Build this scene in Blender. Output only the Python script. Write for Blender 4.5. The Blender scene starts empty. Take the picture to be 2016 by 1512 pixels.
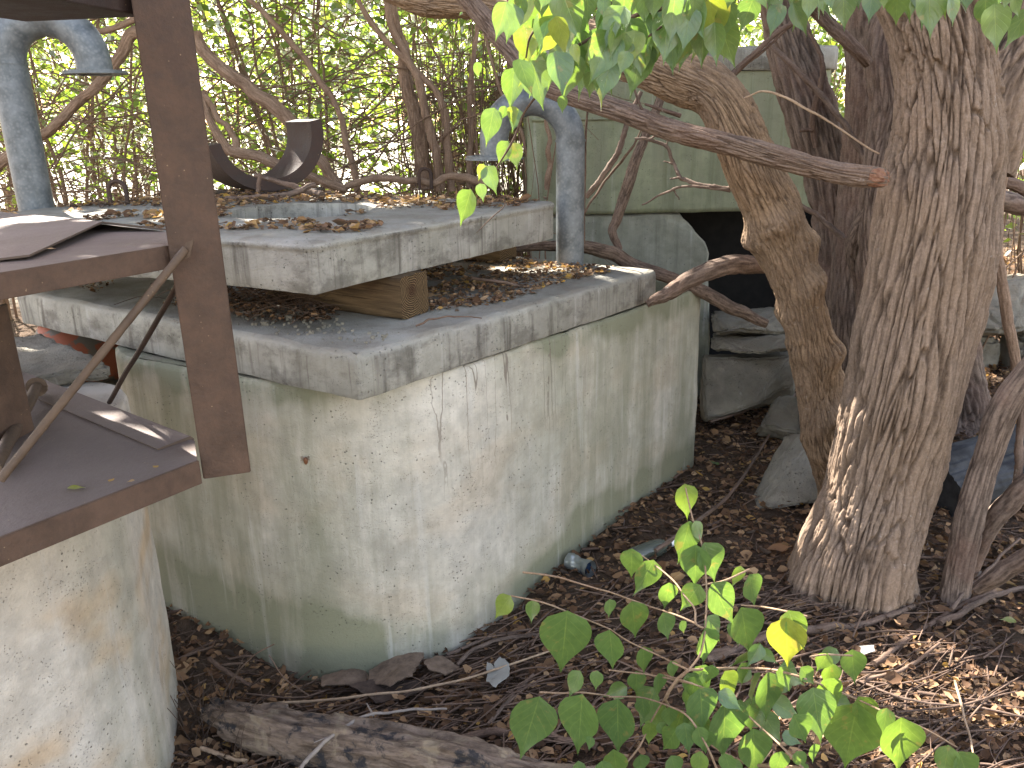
import bpy, bmesh, math, random
import numpy as np
from mathutils import Vector, Matrix
random.seed(7); RNG = np.random.default_rng(7)
S = bpy.context.scene
COL = S.collection

# ------------------------------------------------------------------ camera
F = 1600.; CX, CY = 1008., 756.; PITCH = math.radians(18.3); ROLL = math.radians(-1.1); EYE = np.array([0., 0., 1.6])
def ray(px, py):
    x = (px - CX) / F; y = -(py - CY) / F
    c, s = math.cos(ROLL), math.sin(ROLL)
    X = c * x - s * y; Y = s * x + c * y
    cp, sp = math.cos(PITCH), math.sin(PITCH)
    return np.array([X, cp + Y * sp, -sp + Y * cp])
def G(px, py, z=0.):            # the point at height z seen at a place of the photograph
    r = ray(px, py); return EYE + r * ((z - EYE[2]) / r[2])
def P(px, py, Y):               # the point at distance Y
    r = ray(px, py); return EYE + r * (Y / r[1])
def depth(p):                   # metres along the camera axis
    r = ray(CX, CY); return float(np.dot(np.array(p) - EYE, r))
cd = bpy.data.cameras.new('camera'); cam = bpy.data.objects.new('camera', cd); COL.objects.link(cam)
fw = Vector(ray(CX, CY)); rt = Vector(ray(CX + F, CY)) - fw; up = Vector(ray(CX, CY - F)) - fw
M = Matrix((rt, up, -fw)).transposed().to_4x4(); M.translation = Vector(EYE)
cam.matrix_world = M
cd.sensor_width = 36; cd.lens = 36 * F / 2016; cd.clip_start = .05; cd.clip_end = 400
cd.dof.use_dof = False
S.camera = cam
# ------------------------------------------------------------------ world, sun, exposure
SUN = np.array([-.42, .62, .80]); SUN /= np.linalg.norm(SUN)
w = bpy.data.worlds.new('World'); S.world = w; w.use_nodes = True
wn = w.node_tree; bg = wn.nodes['Background']
sky = wn.nodes.new('ShaderNodeTexSky'); sky.sky_type = 'NISHITA'; sky.sun_disc = False
sky.sun_elevation = math.asin(SUN[2]); sky.sun_rotation = math.atan2(SUN[0], SUN[1])
tint = wn.nodes.new('ShaderNodeMix'); tint.data_type = 'RGBA'; tint.blend_type = 'MULTIPLY'; tint.inputs[0].default_value = 1; tint.inputs[7].default_value = (1.30, .97, .76, 1)   # hazy warm-white sky
wn.links.new(sky.outputs[0], tint.inputs[6]); wn.links.new(tint.outputs[2], bg.inputs[0]); bg.inputs[1].default_value = .15
sl = bpy.data.lights.new('sun', 'SUN'); sl.energy = 5; sl.angle = math.radians(.55); sl.color = (1, .93, .84)
so = bpy.data.objects.new('sun', sl); COL.objects.link(so)
so.rotation_euler = Vector(SUN).to_track_quat('Z', 'Y').to_euler()
S.view_settings.view_transform = 'Standard'; S.view_settings.look = 'None'
S.view_settings.exposure = 2.6; S.view_settings.gamma = 1
S.render.engine = 'CYCLES'
S.cycles.max_bounces = 7; S.cycles.diffuse_bounces = 4

# ------------------------------------------------------------------ noise in numpy
def hsh(ix, iy, iz, k=0):
    ix = ix.astype(np.int64); iy = iy.astype(np.int64); iz = iz.astype(np.int64)
    h = (ix * 374761393 + iy * 668265263 + iz * 2147483647 + k * 1274126177) & 0xffffffff
    h = ((h ^ (h >> 13)) * 1274126177) & 0xffffffff
    h = ((h ^ (h >> 16)) * 2246822519) & 0xffffffff
    h = h ^ (h >> 15)
    return (h & 0xffffff) / float(0xffffff)
def vnoise(p, k=0):
    i = np.floor(p); f = p - i; f = f * f * (3 - 2 * f); r = 0
    for dx in (0, 1):
        for dy in (0, 1):
            for dz in (0, 1):
                wgt = (f[:, 0] if dx else 1 - f[:, 0]) * (f[:, 1] if dy else 1 - f[:, 1]) * (f[:, 2] if dz else 1 - f[:, 2])
                r = r + wgt * hsh(i[:, 0] + dx, i[:, 1] + dy, i[:, 2] + dz, k)
    return r * 2 - 1
def fbm(p, o=4, k=0):
    r = 0; a = .5
    for j in range(o):
        r = r + a * vnoise(p * 2 ** j + j * 17.3, k + j); a *= .5
    return r
def worley(p, k=0):
    i = np.floor(p); f1 = np.full(len(p), 9.); f2 = np.full(len(p), 9.)
    for dx in (-1, 0, 1):
        for dy in (-1, 0, 1):
            for dz in (-1, 0, 1):
                c = i + np.array([dx, dy, dz])
                q = c + np.stack([hsh(c[:, 0], c[:, 1], c[:, 2], k + m) for m in (1, 2, 3)], 1)
                d = np.linalg.norm(q - p, axis=1)
                f2 = np.where(d < f1, f1, np.minimum(f2, d)); f1 = np.minimum(f1, d)
    return f1, f2
def sstep(a, b, x):
    t = np.clip((x - a) / (b - a), 0, 1); return t * t * (3 - 2 * t)

# ------------------------------------------------------------------ mesh building
class MB:
    def __init__(s): s.v = []; s.f = []; s.n = 0; s.bk = []; s.h = []; s.mi = []
    def add(s, v, f, bk=None, h=None, mi=0):
        v = np.asarray(v, float).reshape(-1, 3)
        s.v.append(v)
        f = np.asarray(f)
        s.f.append(f + s.n); s.n += len(v)
        s.bk.append(v * 0 if bk is None else np.asarray(bk, float))
        s.h.append(np.zeros(len(v)) if h is None else np.asarray(h, float) + np.zeros(len(v)))
        s.mi.append(np.full(len(f), mi))
        return s
    def mesh(s, name, m, off, smooth=True):
        me = bpy.data.meshes.new(name)
        V = np.concatenate(s.v) - off
        me.vertices.add(len(V)); me.vertices.foreach_set('co', V.ravel())
        li = np.concatenate([f.ravel() for f in s.f]); ls = np.concatenate([np.full(len(f), f.shape[1]) for f in s.f])
        me.loops.add(len(li)); me.loops.foreach_set('vertex_index', li.astype(np.int32))
        me.polygons.add(len(ls)); st = np.concatenate([[0], np.cumsum(ls)[:-1]])
        me.polygons.foreach_set('loop_start', st.astype(np.int32)); me.polygons.foreach_set('loop_total', ls.astype(np.int32))
        me.polygons.foreach_set('material_index', np.concatenate(s.mi).astype(np.int32))
        me.polygons.foreach_set('use_smooth', np.full(len(ls), smooth))
        a = me.attributes.new('bk', 'FLOAT_VECTOR', 'POINT'); a.data.foreach_set('vector', np.concatenate(s.bk).ravel())
        a = me.attributes.new('h', 'FLOAT', 'POINT'); a.data.foreach_set('value', np.concatenate(s.h))
        me.update(calc_edges=True); me.validate()
        for mm in (m if isinstance(m, (list, tuple)) else [m]): me.materials.append(mm)
        return me
def tag(o, label=None, cat=None, group=None, kind=None):
    for k, x in (('label', label), ('category', cat), ('group', group), ('kind', kind)):
        if x: o[k] = x
    return o
def thing(name, label, cat, loc, group=None):
    o = bpy.data.objects.new(name, None); COL.objects.link(o); o.location = [float(c) for c in loc]; o.empty_display_size = .1
    return tag(o, label, cat, group)
def part(name, mb, m, parent, smooth=True, label=None):
    off = np.array(parent.location) + (np.array(parent.parent.location) if parent.parent else 0)
    o = bpy.data.objects.new(name, mb.mesh(name, m, off, smooth)); COL.objects.link(o); o.parent = parent
    if label: o['label'] = label
    return o
def solo(name, mb, m, label, cat, loc=None, group=None, smooth=True, kind=None):
    V = np.concatenate(mb.v)
    if loc is None: loc = [V[:, 0].mean(), V[:, 1].mean(), V[:, 2].min()]
    o = bpy.data.objects.new(name, mb.mesh(name, m, np.array(loc, float), smooth)); COL.objects.link(o); o.location = [float(c) for c in loc]
    return tag(o, label, cat, group, kind)

def spline(pts, n):
    pts = np.asarray(pts, float); k = len(pts)
    if k == 2: t = np.linspace(0, 1, n)[:, None]; return pts[0] * (1 - t) + pts[1] * t
    d = np.concatenate([[0], np.cumsum(np.linalg.norm(np.diff(pts[:, :3], axis=0), axis=1) + 1e-9)])
    u = np.linspace(0, d[-1], n); i = np.clip(np.searchsorted(d, u, side='right') - 1, 0, k - 2)
    t = ((u - d[i]) / (d[i + 1] - d[i]))[:, None]
    m = np.zeros_like(pts)
    m[1:-1] = (pts[2:] - pts[:-2]) / (d[2:] - d[:-2])[:, None]
    m[0] = (pts[1] - pts[0]) / (d[1] - d[0]); m[-1] = (pts[-1] - pts[-2]) / (d[-1] - d[-2])
    L = (d[i + 1] - d[i])[:, None]
    return ((2 * t**3 - 3 * t**2 + 1) * pts[i] + (t**3 - 2 * t**2 + t) * L * m[i] + (-2 * t**3 + 3 * t**2) * pts[i + 1] + (t**3 - t**2) * L * m[i + 1])
def frames(c):
    T = np.gradient(c, axis=0); T /= np.linalg.norm(T, axis=1)[:, None] + 1e-12
    ref = np.array([0.31, .95, .05]) if abs(T[0][1]) < .8 else np.array([1., 0, 0.])
    U = np.zeros_like(T); u = ref
    for i in range(len(T)):
        u = u - T[i] * np.dot(u, T[i]); u /= np.linalg.norm(u); U[i] = u
    return T, U, np.cross(T, U)
def tube(mb, pts, rad, seg=8, n=None, shape=None, jit=0, caps=True, zs=.22, mi=0, seed=0):
    """pts (k,3) with radius per point; shape(co, theta, s, R) -> radial offset, height attribute"""
    pts = np.asarray(pts, float); rad = np.broadcast_to(np.asarray(rad, float), (len(pts),))
    if n is None: n = max(3, len(pts) * 5)
    q = spline(np.column_stack([pts, rad]), n); c = q[:, :3]; R = np.maximum(q[:, 3], .0004)
    if jit:
        s0 = np.linspace(0, 1, n) * len(pts) * 2 + seed * 7.7
        for a in range(3): c[:, a] += jit * vnoise(np.column_stack([s0, s0 * 0 + a * 9.1, s0 * 0 + seed]))
    T, U, W = frames(c)
    s = np.concatenate([[0], np.cumsum(np.linalg.norm(np.diff(c, axis=0), axis=1))])
    th = np.linspace(0, 2 * np.pi, seg, endpoint=False)
    ct, st = np.cos(th), np.sin(th)
    RR = np.repeat(R, seg); TH = np.tile(th, n); SS = np.repeat(s, seg)
    bk = np.column_stack([RR * np.cos(TH), RR * np.sin(TH), SS * zs + seed * 3.3])
    h = np.zeros(n * seg); off = 0
    if shape is not None: off, h = shape(bk, TH, SS, RR)
    r2 = RR + off
    V = np.repeat(c, seg, 0) + (np.repeat(U, seg, 0) * np.cos(TH)[:, None] + np.repeat(W, seg, 0) * np.sin(TH)[:, None]) * np.asarray(r2)[:, None]
    i = np.arange(n - 1)[:, None] * seg; j = np.arange(seg)[None, :]; j2 = (j + 1) % seg
    Fq = np.stack([i + j, i + j2, i + seg + j2, i + seg + j], -1).reshape(-1, 4)
    mb.add(V, Fq, bk, h, mi)
    if caps:
        for e, ci in ((0, 0), (1, n - 1)):
            base = V[ci * seg:(ci + 1) * seg]
            vv = np.vstack([base, c[ci]]); kk = np.arange(seg); k2 = (kk + 1) % seg
            ff = np.stack([kk, k2, kk * 0 + seg], 1) if e else np.stack([k2, kk, kk * 0 + seg], 1)
            mb.add(vv, ff, np.vstack([bk[ci * seg:(ci + 1) * seg], bk[ci * seg] * 0]), .5, mi)
    return mb
def box(mb, c, ex, ey, ez, mi=0, bev=0):
    """box spanning c + [0,1]*ex + [0,1]*ey + [0,1]*ez, optionally chamfered"""
    c, ex, ey, ez = [np.asarray(a, float) for a in (c, ex, ey, ez)]
    b = bmesh.new(); bmesh.ops.create_cube(b, size=1)
    Lx, Ly, Lz = [np.linalg.norm(a) for a in (ex, ey, ez)]
    for v in b.verts: v.co = Vector(((v.co.x + .5) * Lx, (v.co.y + .5) * Ly, (v.co.z + .5) * Lz))
    if bev: bmesh.ops.bevel(b, geom=b.edges[:], offset=bev, segments=2, affect='EDGES')
    bmesh.ops.triangulate(b, faces=b.faces[:])
    V = np.array([v.co[:] for v in b.verts]); b.verts.index_update(); Fc = np.array([[v.index for v in f.verts] for f in b.faces])
    if np.dot(np.cross(ex, ey), ez) < 0: Fc = Fc[:, ::-1]
    b.free()
    W = c + V[:, :1] / Lx * ex + V[:, 1:2] / Ly * ey + V[:, 2:] / Lz * ez
    return mb.add(W, Fc, mi=mi)
def rounded(pts, rad, k=10):
    """closed outline (ccw) with rounded corners, subdivided"""
    pts = [np.array(p, float) for p in pts]; n = len(pts); out = []
    rad = rad if hasattr(rad, '__len__') else [rad] * n
    for i in range(n):
        a, b, c = pts[i - 1], pts[i], pts[(i + 1) % n]
        u = (a - b) / np.linalg.norm(a - b); v = (c - b) / np.linalg.norm(c - b)
        ang = math.acos(np.clip(np.dot(u, v), -1, 1)); d = rad[i] / math.tan(ang / 2)
        p0 = b + u * d; p1 = b + v * d; bis = (u + v) / np.linalg.norm(u + v); o = b + bis * rad[i] / math.sin(ang / 2)
        a0 = math.atan2(*(p0 - o)[::-1]); a1 = math.atan2(*(p1 - o)[::-1])
        da = (a1 - a0 + math.pi) % (2 * math.pi) - math.pi
        for t in np.linspace(0, 1, k): out.append(o + rad[i] * np.array([math.cos(a0 + da * t), math.sin(a0 + da * t)]))
    out = np.array(out); res = []
    for i in range(len(out)):
        a, b = out[i], out[(i + 1) % len(out)]; L = np.linalg.norm(b - a); m = max(1, int(L / .03))
        for t in range(m): res.append(a + (b - a) * t / m)
    return np.array(res)
def inset(o, d):
    t = np.roll(o, -1, 0) - np.roll(o, 1, 0); t /= np.linalg.norm(t, axis=1)[:, None] + 1e-9
    return o + np.stack([-t[:, 1], t[:, 0]], 1) * np.asarray(d).reshape(-1, 1)
def stack(mb, out, levels, top=True, bottom=True, hole=None, holez=None, tilt=None, rough=.0, seed=0):
    """out: ccw outline; levels [(inset, z)], filled top with an optional round hole (outline)"""
    n = len(out); rows = []
    for k, (d, z) in enumerate(levels):
        o = inset(out, d); r = np.column_stack([o, np.full(n, z)])
        rows.append(r)
    V = np.concatenate(rows)
    i = np.arange(len(levels) - 1)[:, None] * n; j = np.arange(n)[None, :]; j2 = (j + 1) % n
    Fq = np.stack([i + j, i + j2, i + n + j2, i + n + j], -1).reshape(-1, 4)
    def cap(row, flip, hole=None):
        b = bmesh.new(); vs = [b.verts.new(p) for p in row]; es = [b.edges.new((vs[a], vs[(a + 1) % len(vs)])) for a in range(len(vs))]
        if hole is not None:
            hs = [b.verts.new((p[0], p[1], row[0][2])) for p in hole]; es += [b.edges.new((hs[a], hs[(a + 1) % len(hs)])) for a in range(len(hs))]
        bmesh.ops.triangle_fill(b, edges=es, use_beauty=True, use_dissolve=False)
        b.verts.index_update(); v = np.array([x.co[:] for x in b.verts]); f = np.array([[x.index for x in ff.verts] for ff in b.faces])
        a, bb, c = v[f[:, 0]], v[f[:, 1]], v[f[:, 2]]; nz = np.cross(bb - a, c - a)[:, 2]
        want = -1 if flip else 1; f[nz * want < 0] = f[nz * want < 0][:, ::-1]
        b.free(); return v, f
    m2 = MB(); m2.add(V, Fq)
    if top: m2.add(*cap(rows[-1], False, hole))
    if bottom: m2.add(*cap(rows[0], True, hole))
    if hole is not None:
        hn = len(hole); z1 = levels[-1][1]; z0 = levels[0][1]
        hv = np.concatenate([np.column_stack([hole, np.full(hn, z)]) for z in (z1, z1 - .012, (z0 + z1) / 2, z0)])
        hv[hn * 1:, :2] = hv[hn * 1:, :2]
        i = np.arange(3)[:, None] * hn; j = np.arange(hn)[None, :]; j2 = (j + 1) % hn
        m2.add(hv, np.stack([i + j, i + hn + j, i + hn + j2, i + j2], -1).reshape(-1, 4)[:, ::-1])
    V = np.concatenate(m2.v)
    if rough:
        q = V * 9 + seed; V = V + np.stack([vnoise(q, 1), vnoise(q, 2), vnoise(q, 3)], 1) * rough + np.stack([vnoise(q * 4, 4), vnoise(q * 4, 5), vnoise(q * 4, 6)], 1) * rough * .4
    if tilt is not None: V = tilt(V)
    k = 0
    for v, f in zip(m2.v, m2.f):
        mb.add(V[k:k + len(v)], f - k); k += len(v)
    return mb

# ------------------------------------------------------------------ materials
class NG:
    def __init__(s, name):
        s.m = bpy.data.materials.new(name); s.m.use_nodes = True; s.t = s.m.node_tree; s.t.nodes.clear()
        s.out = s.t.nodes.new('ShaderNodeOutputMaterial'); s.pos = s.n('NewGeometry').outputs['Position']
    def n(s, ty, props=None, **inp):
        nd = s.t.nodes.new('ShaderNode' + ty)
        for k, v in (props or {}).items(): setattr(nd, k, v)
        for k, v in inp.items():
            key = k.replace('_', ' ') if not k[0] == 'i' or not k[1:].isdigit() else int(k[1:])
            s.set(nd.inputs[key], v)
        return nd
    def set(s, sock, v):
        if hasattr(v, 'is_output') or isinstance(v, bpy.types.NodeSocket): s.t.links.new(v, sock)
        elif isinstance(v, tuple) and len(v) == 3 and sock.type == 'RGBA': sock.default_value = (*v, 1)
        else: sock.default_value = v
    def math(s, op, a, b=0., c=0., clamp=False):
        return s.n('Math', {'operation': op, 'use_clamp': clamp}, i0=a, i1=b, i2=c).outputs[0]
    def scale(s, v, xyz): return s.n('VectorMath', {'operation': 'MULTIPLY'}, i0=v, i1=xyz).outputs[0]
    def noise(s, v, sc, det=4., rough=.6, dist=0.): return s.n('TexNoise', Vector=v, Scale=sc, Detail=det, Roughness=rough, Distortion=dist).outputs[0]
    def vor(s, v, sc, feat='F1'): return s.n('TexVoronoi', {'feature': feat}, Vector=v, Scale=sc).outputs['Distance']
    def rng(s, x, a, b, c=0., d=1.): return s.n('MapRange', {'clamp': True, 'interpolation_type': 'SMOOTHSTEP'}, i0=x, i1=a, i2=b, i3=c, i4=d).outputs[0]
    def mix(s, f, a, b, mode='MIX'):
        nd = s.t.nodes.new('ShaderNodeMix'); nd.data_type = 'RGBA'; nd.blend_type = mode; nd.clamp_factor = True
        s.set(nd.inputs[0], f); s.set(nd.inputs[6], a); s.set(nd.inputs[7], b); return nd.outputs[2]
    def attr(s, name): return s.n('Attribute', {'attribute_name': name})
    def bump(s, h, st=.3, d=.01, n=None):
        nd = s.n('Bump', Height=h, Strength=st, Distance=d)
        if n is not None: s.set(nd.inputs['Normal'], n)
        return nd.outputs[0]
    def bsdf(s, col, rough=.8, normal=None, metal=0., spec=.4):
        b = s.n('BsdfPrincipled', Base_Color=col, Roughness=rough, Metallic=metal)
        b.inputs['Specular IOR Level'].default_value = spec
        if normal is not None: s.set(b.inputs['Normal'], normal)
        s.t.links.new(b.outputs[0], s.out.inputs[0]); return s.m

def concrete(name, c1, c2, green=.0, gfun=None, streak=.5, stain=(.10, .09, .07), grain=.5, topdirt=.5, warm=0., drip=0., blotch=0.):
    g = NG(name); p = g.pos
    n1 = g.noise(p, 2.3, 6, .62); n2 = g.noise(p, 14, 5, .65); n3 = g.noise(p, 170, 3, .6)
    col = g.mix(g.rng(n1, .32, .68), c1, c2)
    if warm: col = g.mix(g.math('MULTIPLY', g.rng(g.noise(g.scale(p, (1, 1, 1.6)), 3.1, 3, .5), .46, .68), warm), col, (.50, .36, .22))
    col = g.mix(.55, col, g.mix(g.rng(n2, .3, .7), (.62, .62, .6), (1.15, 1.15, 1.12)), 'MULTIPLY')
    sv = g.n('VectorMath', {'operation': 'ADD'}, i0=g.scale(p, (15, 15, .8)), i1=g.n('Combine' + 'XYZ', X=0., Y=0., Z=g.math('MULTIPLY', g.noise(p, 2, 2), .6)).outputs[0]).outputs[0]
    st = g.noise(sv, 1., 5, .7); st2 = g.noise(g.scale(p, (42, 42, 1.8)), 1., 3, .6)
    up = g.n('SeparateXYZ', i0=g.n('NewGeometry').outputs['Normal']).outputs[2]
    side = g.rng(up, .25, .6, 1., 0.)
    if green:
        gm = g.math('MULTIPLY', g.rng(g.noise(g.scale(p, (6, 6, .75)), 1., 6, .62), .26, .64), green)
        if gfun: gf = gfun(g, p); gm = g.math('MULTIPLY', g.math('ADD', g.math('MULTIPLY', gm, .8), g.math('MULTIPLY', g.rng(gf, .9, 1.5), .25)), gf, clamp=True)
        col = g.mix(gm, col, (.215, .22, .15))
    k = g.math('MULTIPLY', g.math('MULTIPLY', g.rng(st, .50, .72), side), streak)
    col = g.mix(k, col, stain)
    k = g.math('MULTIPLY', g.math('MULTIPLY', g.rng(st2, .56, .70), side), streak * .5)
    col = g.mix(k, col, (stain[0] * 1.3, stain[1] * 1.2, stain[2] * 1.2))
    k = g.math('MULTIPLY', g.math('MULTIPLY', g.rng(g.noise(g.scale(p, (23, 23, 1.1)), 1., 4, .6, .2), .58, .74), side), .45)
    col = g.mix(g.math('MULTIPLY', k, .6), col, (.60, .60, .57))
    if blotch: col = g.mix(g.math('MULTIPLY', g.math('MULTIPLY', g.rng(g.noise(g.scale(p, (1, 1, 1.6)), 5.5, 6, .7), .46, .64), side), blotch), col, stain)
    if drip:
        wv = g.n('VectorMath', {'operation': 'ADD'}, i0=g.scale(p, (1, 1, .04)), i1=g.scale(g.n('TexNoise', Vector=p, Scale=14., Detail=3.).outputs['Color'], (.018, .018, 0.))).outputs[0]
        ln = g.rng(g.math('ABSOLUTE', g.math('SUBTRACT', g.noise(wv, 17., 1, .4), .5)), .002, .010, 1., 0.)
        zz = g.n('SeparateXYZ', i0=p).outputs[2]; s_ = g.n('VectorMath', {'operation': 'DOT_PRODUCT'}, i0=p, i1=(.66, .75, 0.)).outputs['Value']
        mk = g.math('MULTIPLY', g.rng(g.math('ADD', zz, g.math('MULTIPLY', g.noise(g.scale(p, (20, 20, 0)), 1., 2), .5)), .68, .95), g.math('MULTIPLY', g.rng(s_, 1.5, 1.65), g.rng(s_, 2.1, 2.5, 1., 0.)))
        col = g.mix(g.math('MULTIPLY', g.math('MULTIPLY', ln, mk), drip), col, (.17, .14, .11))
    td = g.math('MULTIPLY', g.math('MULTIPLY', g.rng(g.noise(p, 7, 6, .7), .35, .65), g.rng(up, .5, .9)), topdirt)
    col = g.mix(td, col, (.15, .125, .092))
    # air holes
    v1 = g.vor(p, 62); holes = g.math('MULTIPLY', g.rng(v1, .10, .2, 1., 0.), g.rng(g.noise(p, 9, 2), .5, .62))
    v2 = g.vor(p, 150); h2 = g.math('MULTIPLY', g.rng(v2, .12, .25, 1., 0.), g.rng(g.noise(p, 21, 2), .48, .6))
    ho = g.math('MAXIMUM', holes, g.math('MULTIPLY', h2, .8))
    col = g.mix(g.math('MULTIPLY', ho, .75), col, (.09, .085, .07))
    hh = g.math('SUBTRACT', g.math('ADD', g.math('MULTIPLY', n3, .5), g.math('MULTIPLY', g.noise(p, 55, 4, .6), .5)), g.math('MULTIPLY', ho, .9))
    return g.bsdf(col, g.rng(n2, .3, .7, .78, .95), g.bump(hh, grain, .006), spec=.3)

def tank_green_and_shade(g, p):
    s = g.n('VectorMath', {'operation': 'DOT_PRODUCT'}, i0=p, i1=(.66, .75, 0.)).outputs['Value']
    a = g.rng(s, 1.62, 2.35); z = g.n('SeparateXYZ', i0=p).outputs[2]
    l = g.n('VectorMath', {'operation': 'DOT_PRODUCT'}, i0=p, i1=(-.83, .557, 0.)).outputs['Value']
    b = g.math('MULTIPLY', g.rng(g.math('ADD', l, g.math('MULTIPLY', g.noise(g.scale(p, (1, 1, .5)), 4, 4), .35)), 1.58, 2.0), 1.15)  # left face: green growth plus painted shade of the left tank and post
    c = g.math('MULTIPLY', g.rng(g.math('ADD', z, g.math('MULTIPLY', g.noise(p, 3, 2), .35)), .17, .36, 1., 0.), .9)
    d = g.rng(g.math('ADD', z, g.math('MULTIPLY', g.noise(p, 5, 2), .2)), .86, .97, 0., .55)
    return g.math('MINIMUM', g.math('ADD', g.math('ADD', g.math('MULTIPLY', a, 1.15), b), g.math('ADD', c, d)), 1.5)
def left_green(g, p):
    l = g.n('SeparateXYZ', i0=p); x = l.outputs[0]
    return g.math('ADD', g.rng(x, -1.02, -.96), g.rng(l.outputs[2], 0., .14, .5, 0.), clamp=True)
M_tank = concrete('concrete_tank', (.52, .485, .415), (.62, .59, .53), .8, tank_green_and_shade, .22, (.18, .175, .12), .75, .6, .28, drip=.8)
M_ltank = concrete('concrete_left_tank', (.50, .45, .38), (.62, .58, .52), .8, left_green, .12, (.2, .17, .12), .75, .6, .8)
M_slab = concrete('concrete_lid', (.26, .248, .22), (.39, .375, .34), .25, None, .95, (.085, .076, .063), .9, .7, blotch=.6)
M_vault = concrete('concrete_vault', (.24, .27, .16), (.33, .36, .23), .9, None, .65, (.13, .15, .085), .9, .5, blotch=.25)
M_stone = concrete('rubble_stone', (.15, .135, .11), (.29, .265, .22), .15, None, .1, (.12, .11, .1), 1.6, .75)

def rust(name, a=(.055, .032, .020), b=(.115, .070, .046), pale=.0, dark=0.):
    g = NG(name); p = g.pos
    n = g.noise(p, 11, 9, .78); n2 = g.noise(p, 110, 5, .75); n3 = g.noise(g.scale(p, (30, 30, 9)), 1., 6, .7)
    col = g.mix(g.rng(n, .3, .7), a, b)
    col = g.mix(g.rng(n3, .5, .75, 0., .5), col, (.055, .032, .024))
    if pale:
        up = g.n('SeparateXYZ', i0=g.n('NewGeometry').outputs['Normal']).outputs[2]
        col = g.mix(g.math('MULTIPLY', g.rng(up, .5, .9), g.rng(g.noise(p, 5, 5, .6), .3, .6, pale * .6, pale)), col, (.19, .15, .135))
    v = g.vor(p, 75); sp = g.math('MULTIPLY', g.rng(v, .05, .14, 1., 0.), g.rng(g.noise(p, 17, 2), .52, .6))
    col = g.mix(g.math('MULTIPLY', sp, .55), col, (.40, .28, .16))
    h = g.math('ADD', g.math('MULTIPLY', n2, .6), g.noise(p, 28, 4, .7))
    return g.bsdf(col, g.rng(n, .3, .7, .6, .85), g.bump(h, .6, .004), metal=.0, spec=.45)
M_rust = rust('rusty_steel'); M_rustp = rust('rusty_plate', (.085, .058, .042), (.135, .098, .072), .6); M_rustd = rust('dark_rusty_steel', (.022, .013, .009), (.045, .025, .018))
M_rod = rust('rusty_rod', (.075, .05, .033), (.13, .088, .058))
def galv(name):
    g = NG(name); p = g.pos
    n = g.noise(p, 16, 6, .65, .4); v = g.vor(p, 70)
    col = g.mix(g.rng(n, .3, .7), (.09, .105, .115), (.20, .22, .23))
    col = g.mix(g.rng(v, 0., .6, .25, 0.), col, (.34, .36, .37))
    col = g.mix(g.rng(g.noise(g.scale(p, (9, 9, 2.2)), 1., 6, .7), .54, .72, 0., .55), col, (.12, .115, .10))
    return g.bsdf(col, g.rng(n, .3, .7, .42, .62), g.bump(g.noise(p, 60, 4), .12, .003), metal=.35)
M_galv = galv('galvanised_pipe')

def bark(name, lo, hi, sc=60., warm=None, bst=.6, mid=None):
    g = NG(name); b = g.attr('bk').outputs['Vector']; h = g.attr('h').outputs['Fac']
    n = g.noise(g.scale(b, (1, 1, 1)), sc, 6, .7); n2 = g.noise(g.pos, 5, 4, .6); n3 = g.noise(g.pos, 130, 3, .7)
    f = g.math('ADD', g.math('MULTIPLY', h, .75), g.math('MULTIPLY', g.rng(n, .3, .7), .45), clamp=True)
    col = g.mix(f, lo, hi)
    if warm: col = g.mix(g.rng(n2, .42, .65, 0., .55), col, warm)
    col = g.mix(.5, col, g.mix(g.rng(n3, .3, .7), (.6, .58, .55), (1.2, 1.2, 1.2)), 'MULTIPLY')
    lich = g.math('MULTIPLY', g.rng(g.noise(g.pos, 38, 5, .75), .62, .70), g.rng(n2, .45, .6))
    col = g.mix(g.math('MULTIPLY', lich, .5), col, (.42, .40, .36))
    hh = g.math('ADD', g.math('MULTIPLY', n, .7), g.math('MULTIPLY', n3, .3))
    return g.bsdf(col, .9, g.bump(hh, bst, .006), spec=.2)
M_bark = bark('furrowed_bark', (.038, .024, .016), (.29, .215, .158), 90, (.25, .18, .125), 1.)
M_bark2 = bark('tan_bark', (.045, .028, .018), (.31, .215, .135), 75, (.21, .15, .105), 1.)
M_bark3 = bark('grey_brown_bark', (.045, .032, .025), (.25, .19, .15), 70, (.20, .13, .10))
M_limb = bark('limb_bark', (.035, .023, .017), (.21, .155, .12), 90, (.17, .11, .08), .9)
M_stem = bark('thicket_stem_bark', (.14, .09, .06), (.32, .225, .16), 120)
M_twig = bark('twig_bark', (.06, .038, .028), (.19, .13, .095), 150)
M_dry = bark('dry_stick', (.25, .17, .11), (.45, .33, .22), 150)
M_log = bark('weathered_log', (.03, .028, .026), (.16, .14, .12), 70)

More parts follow.
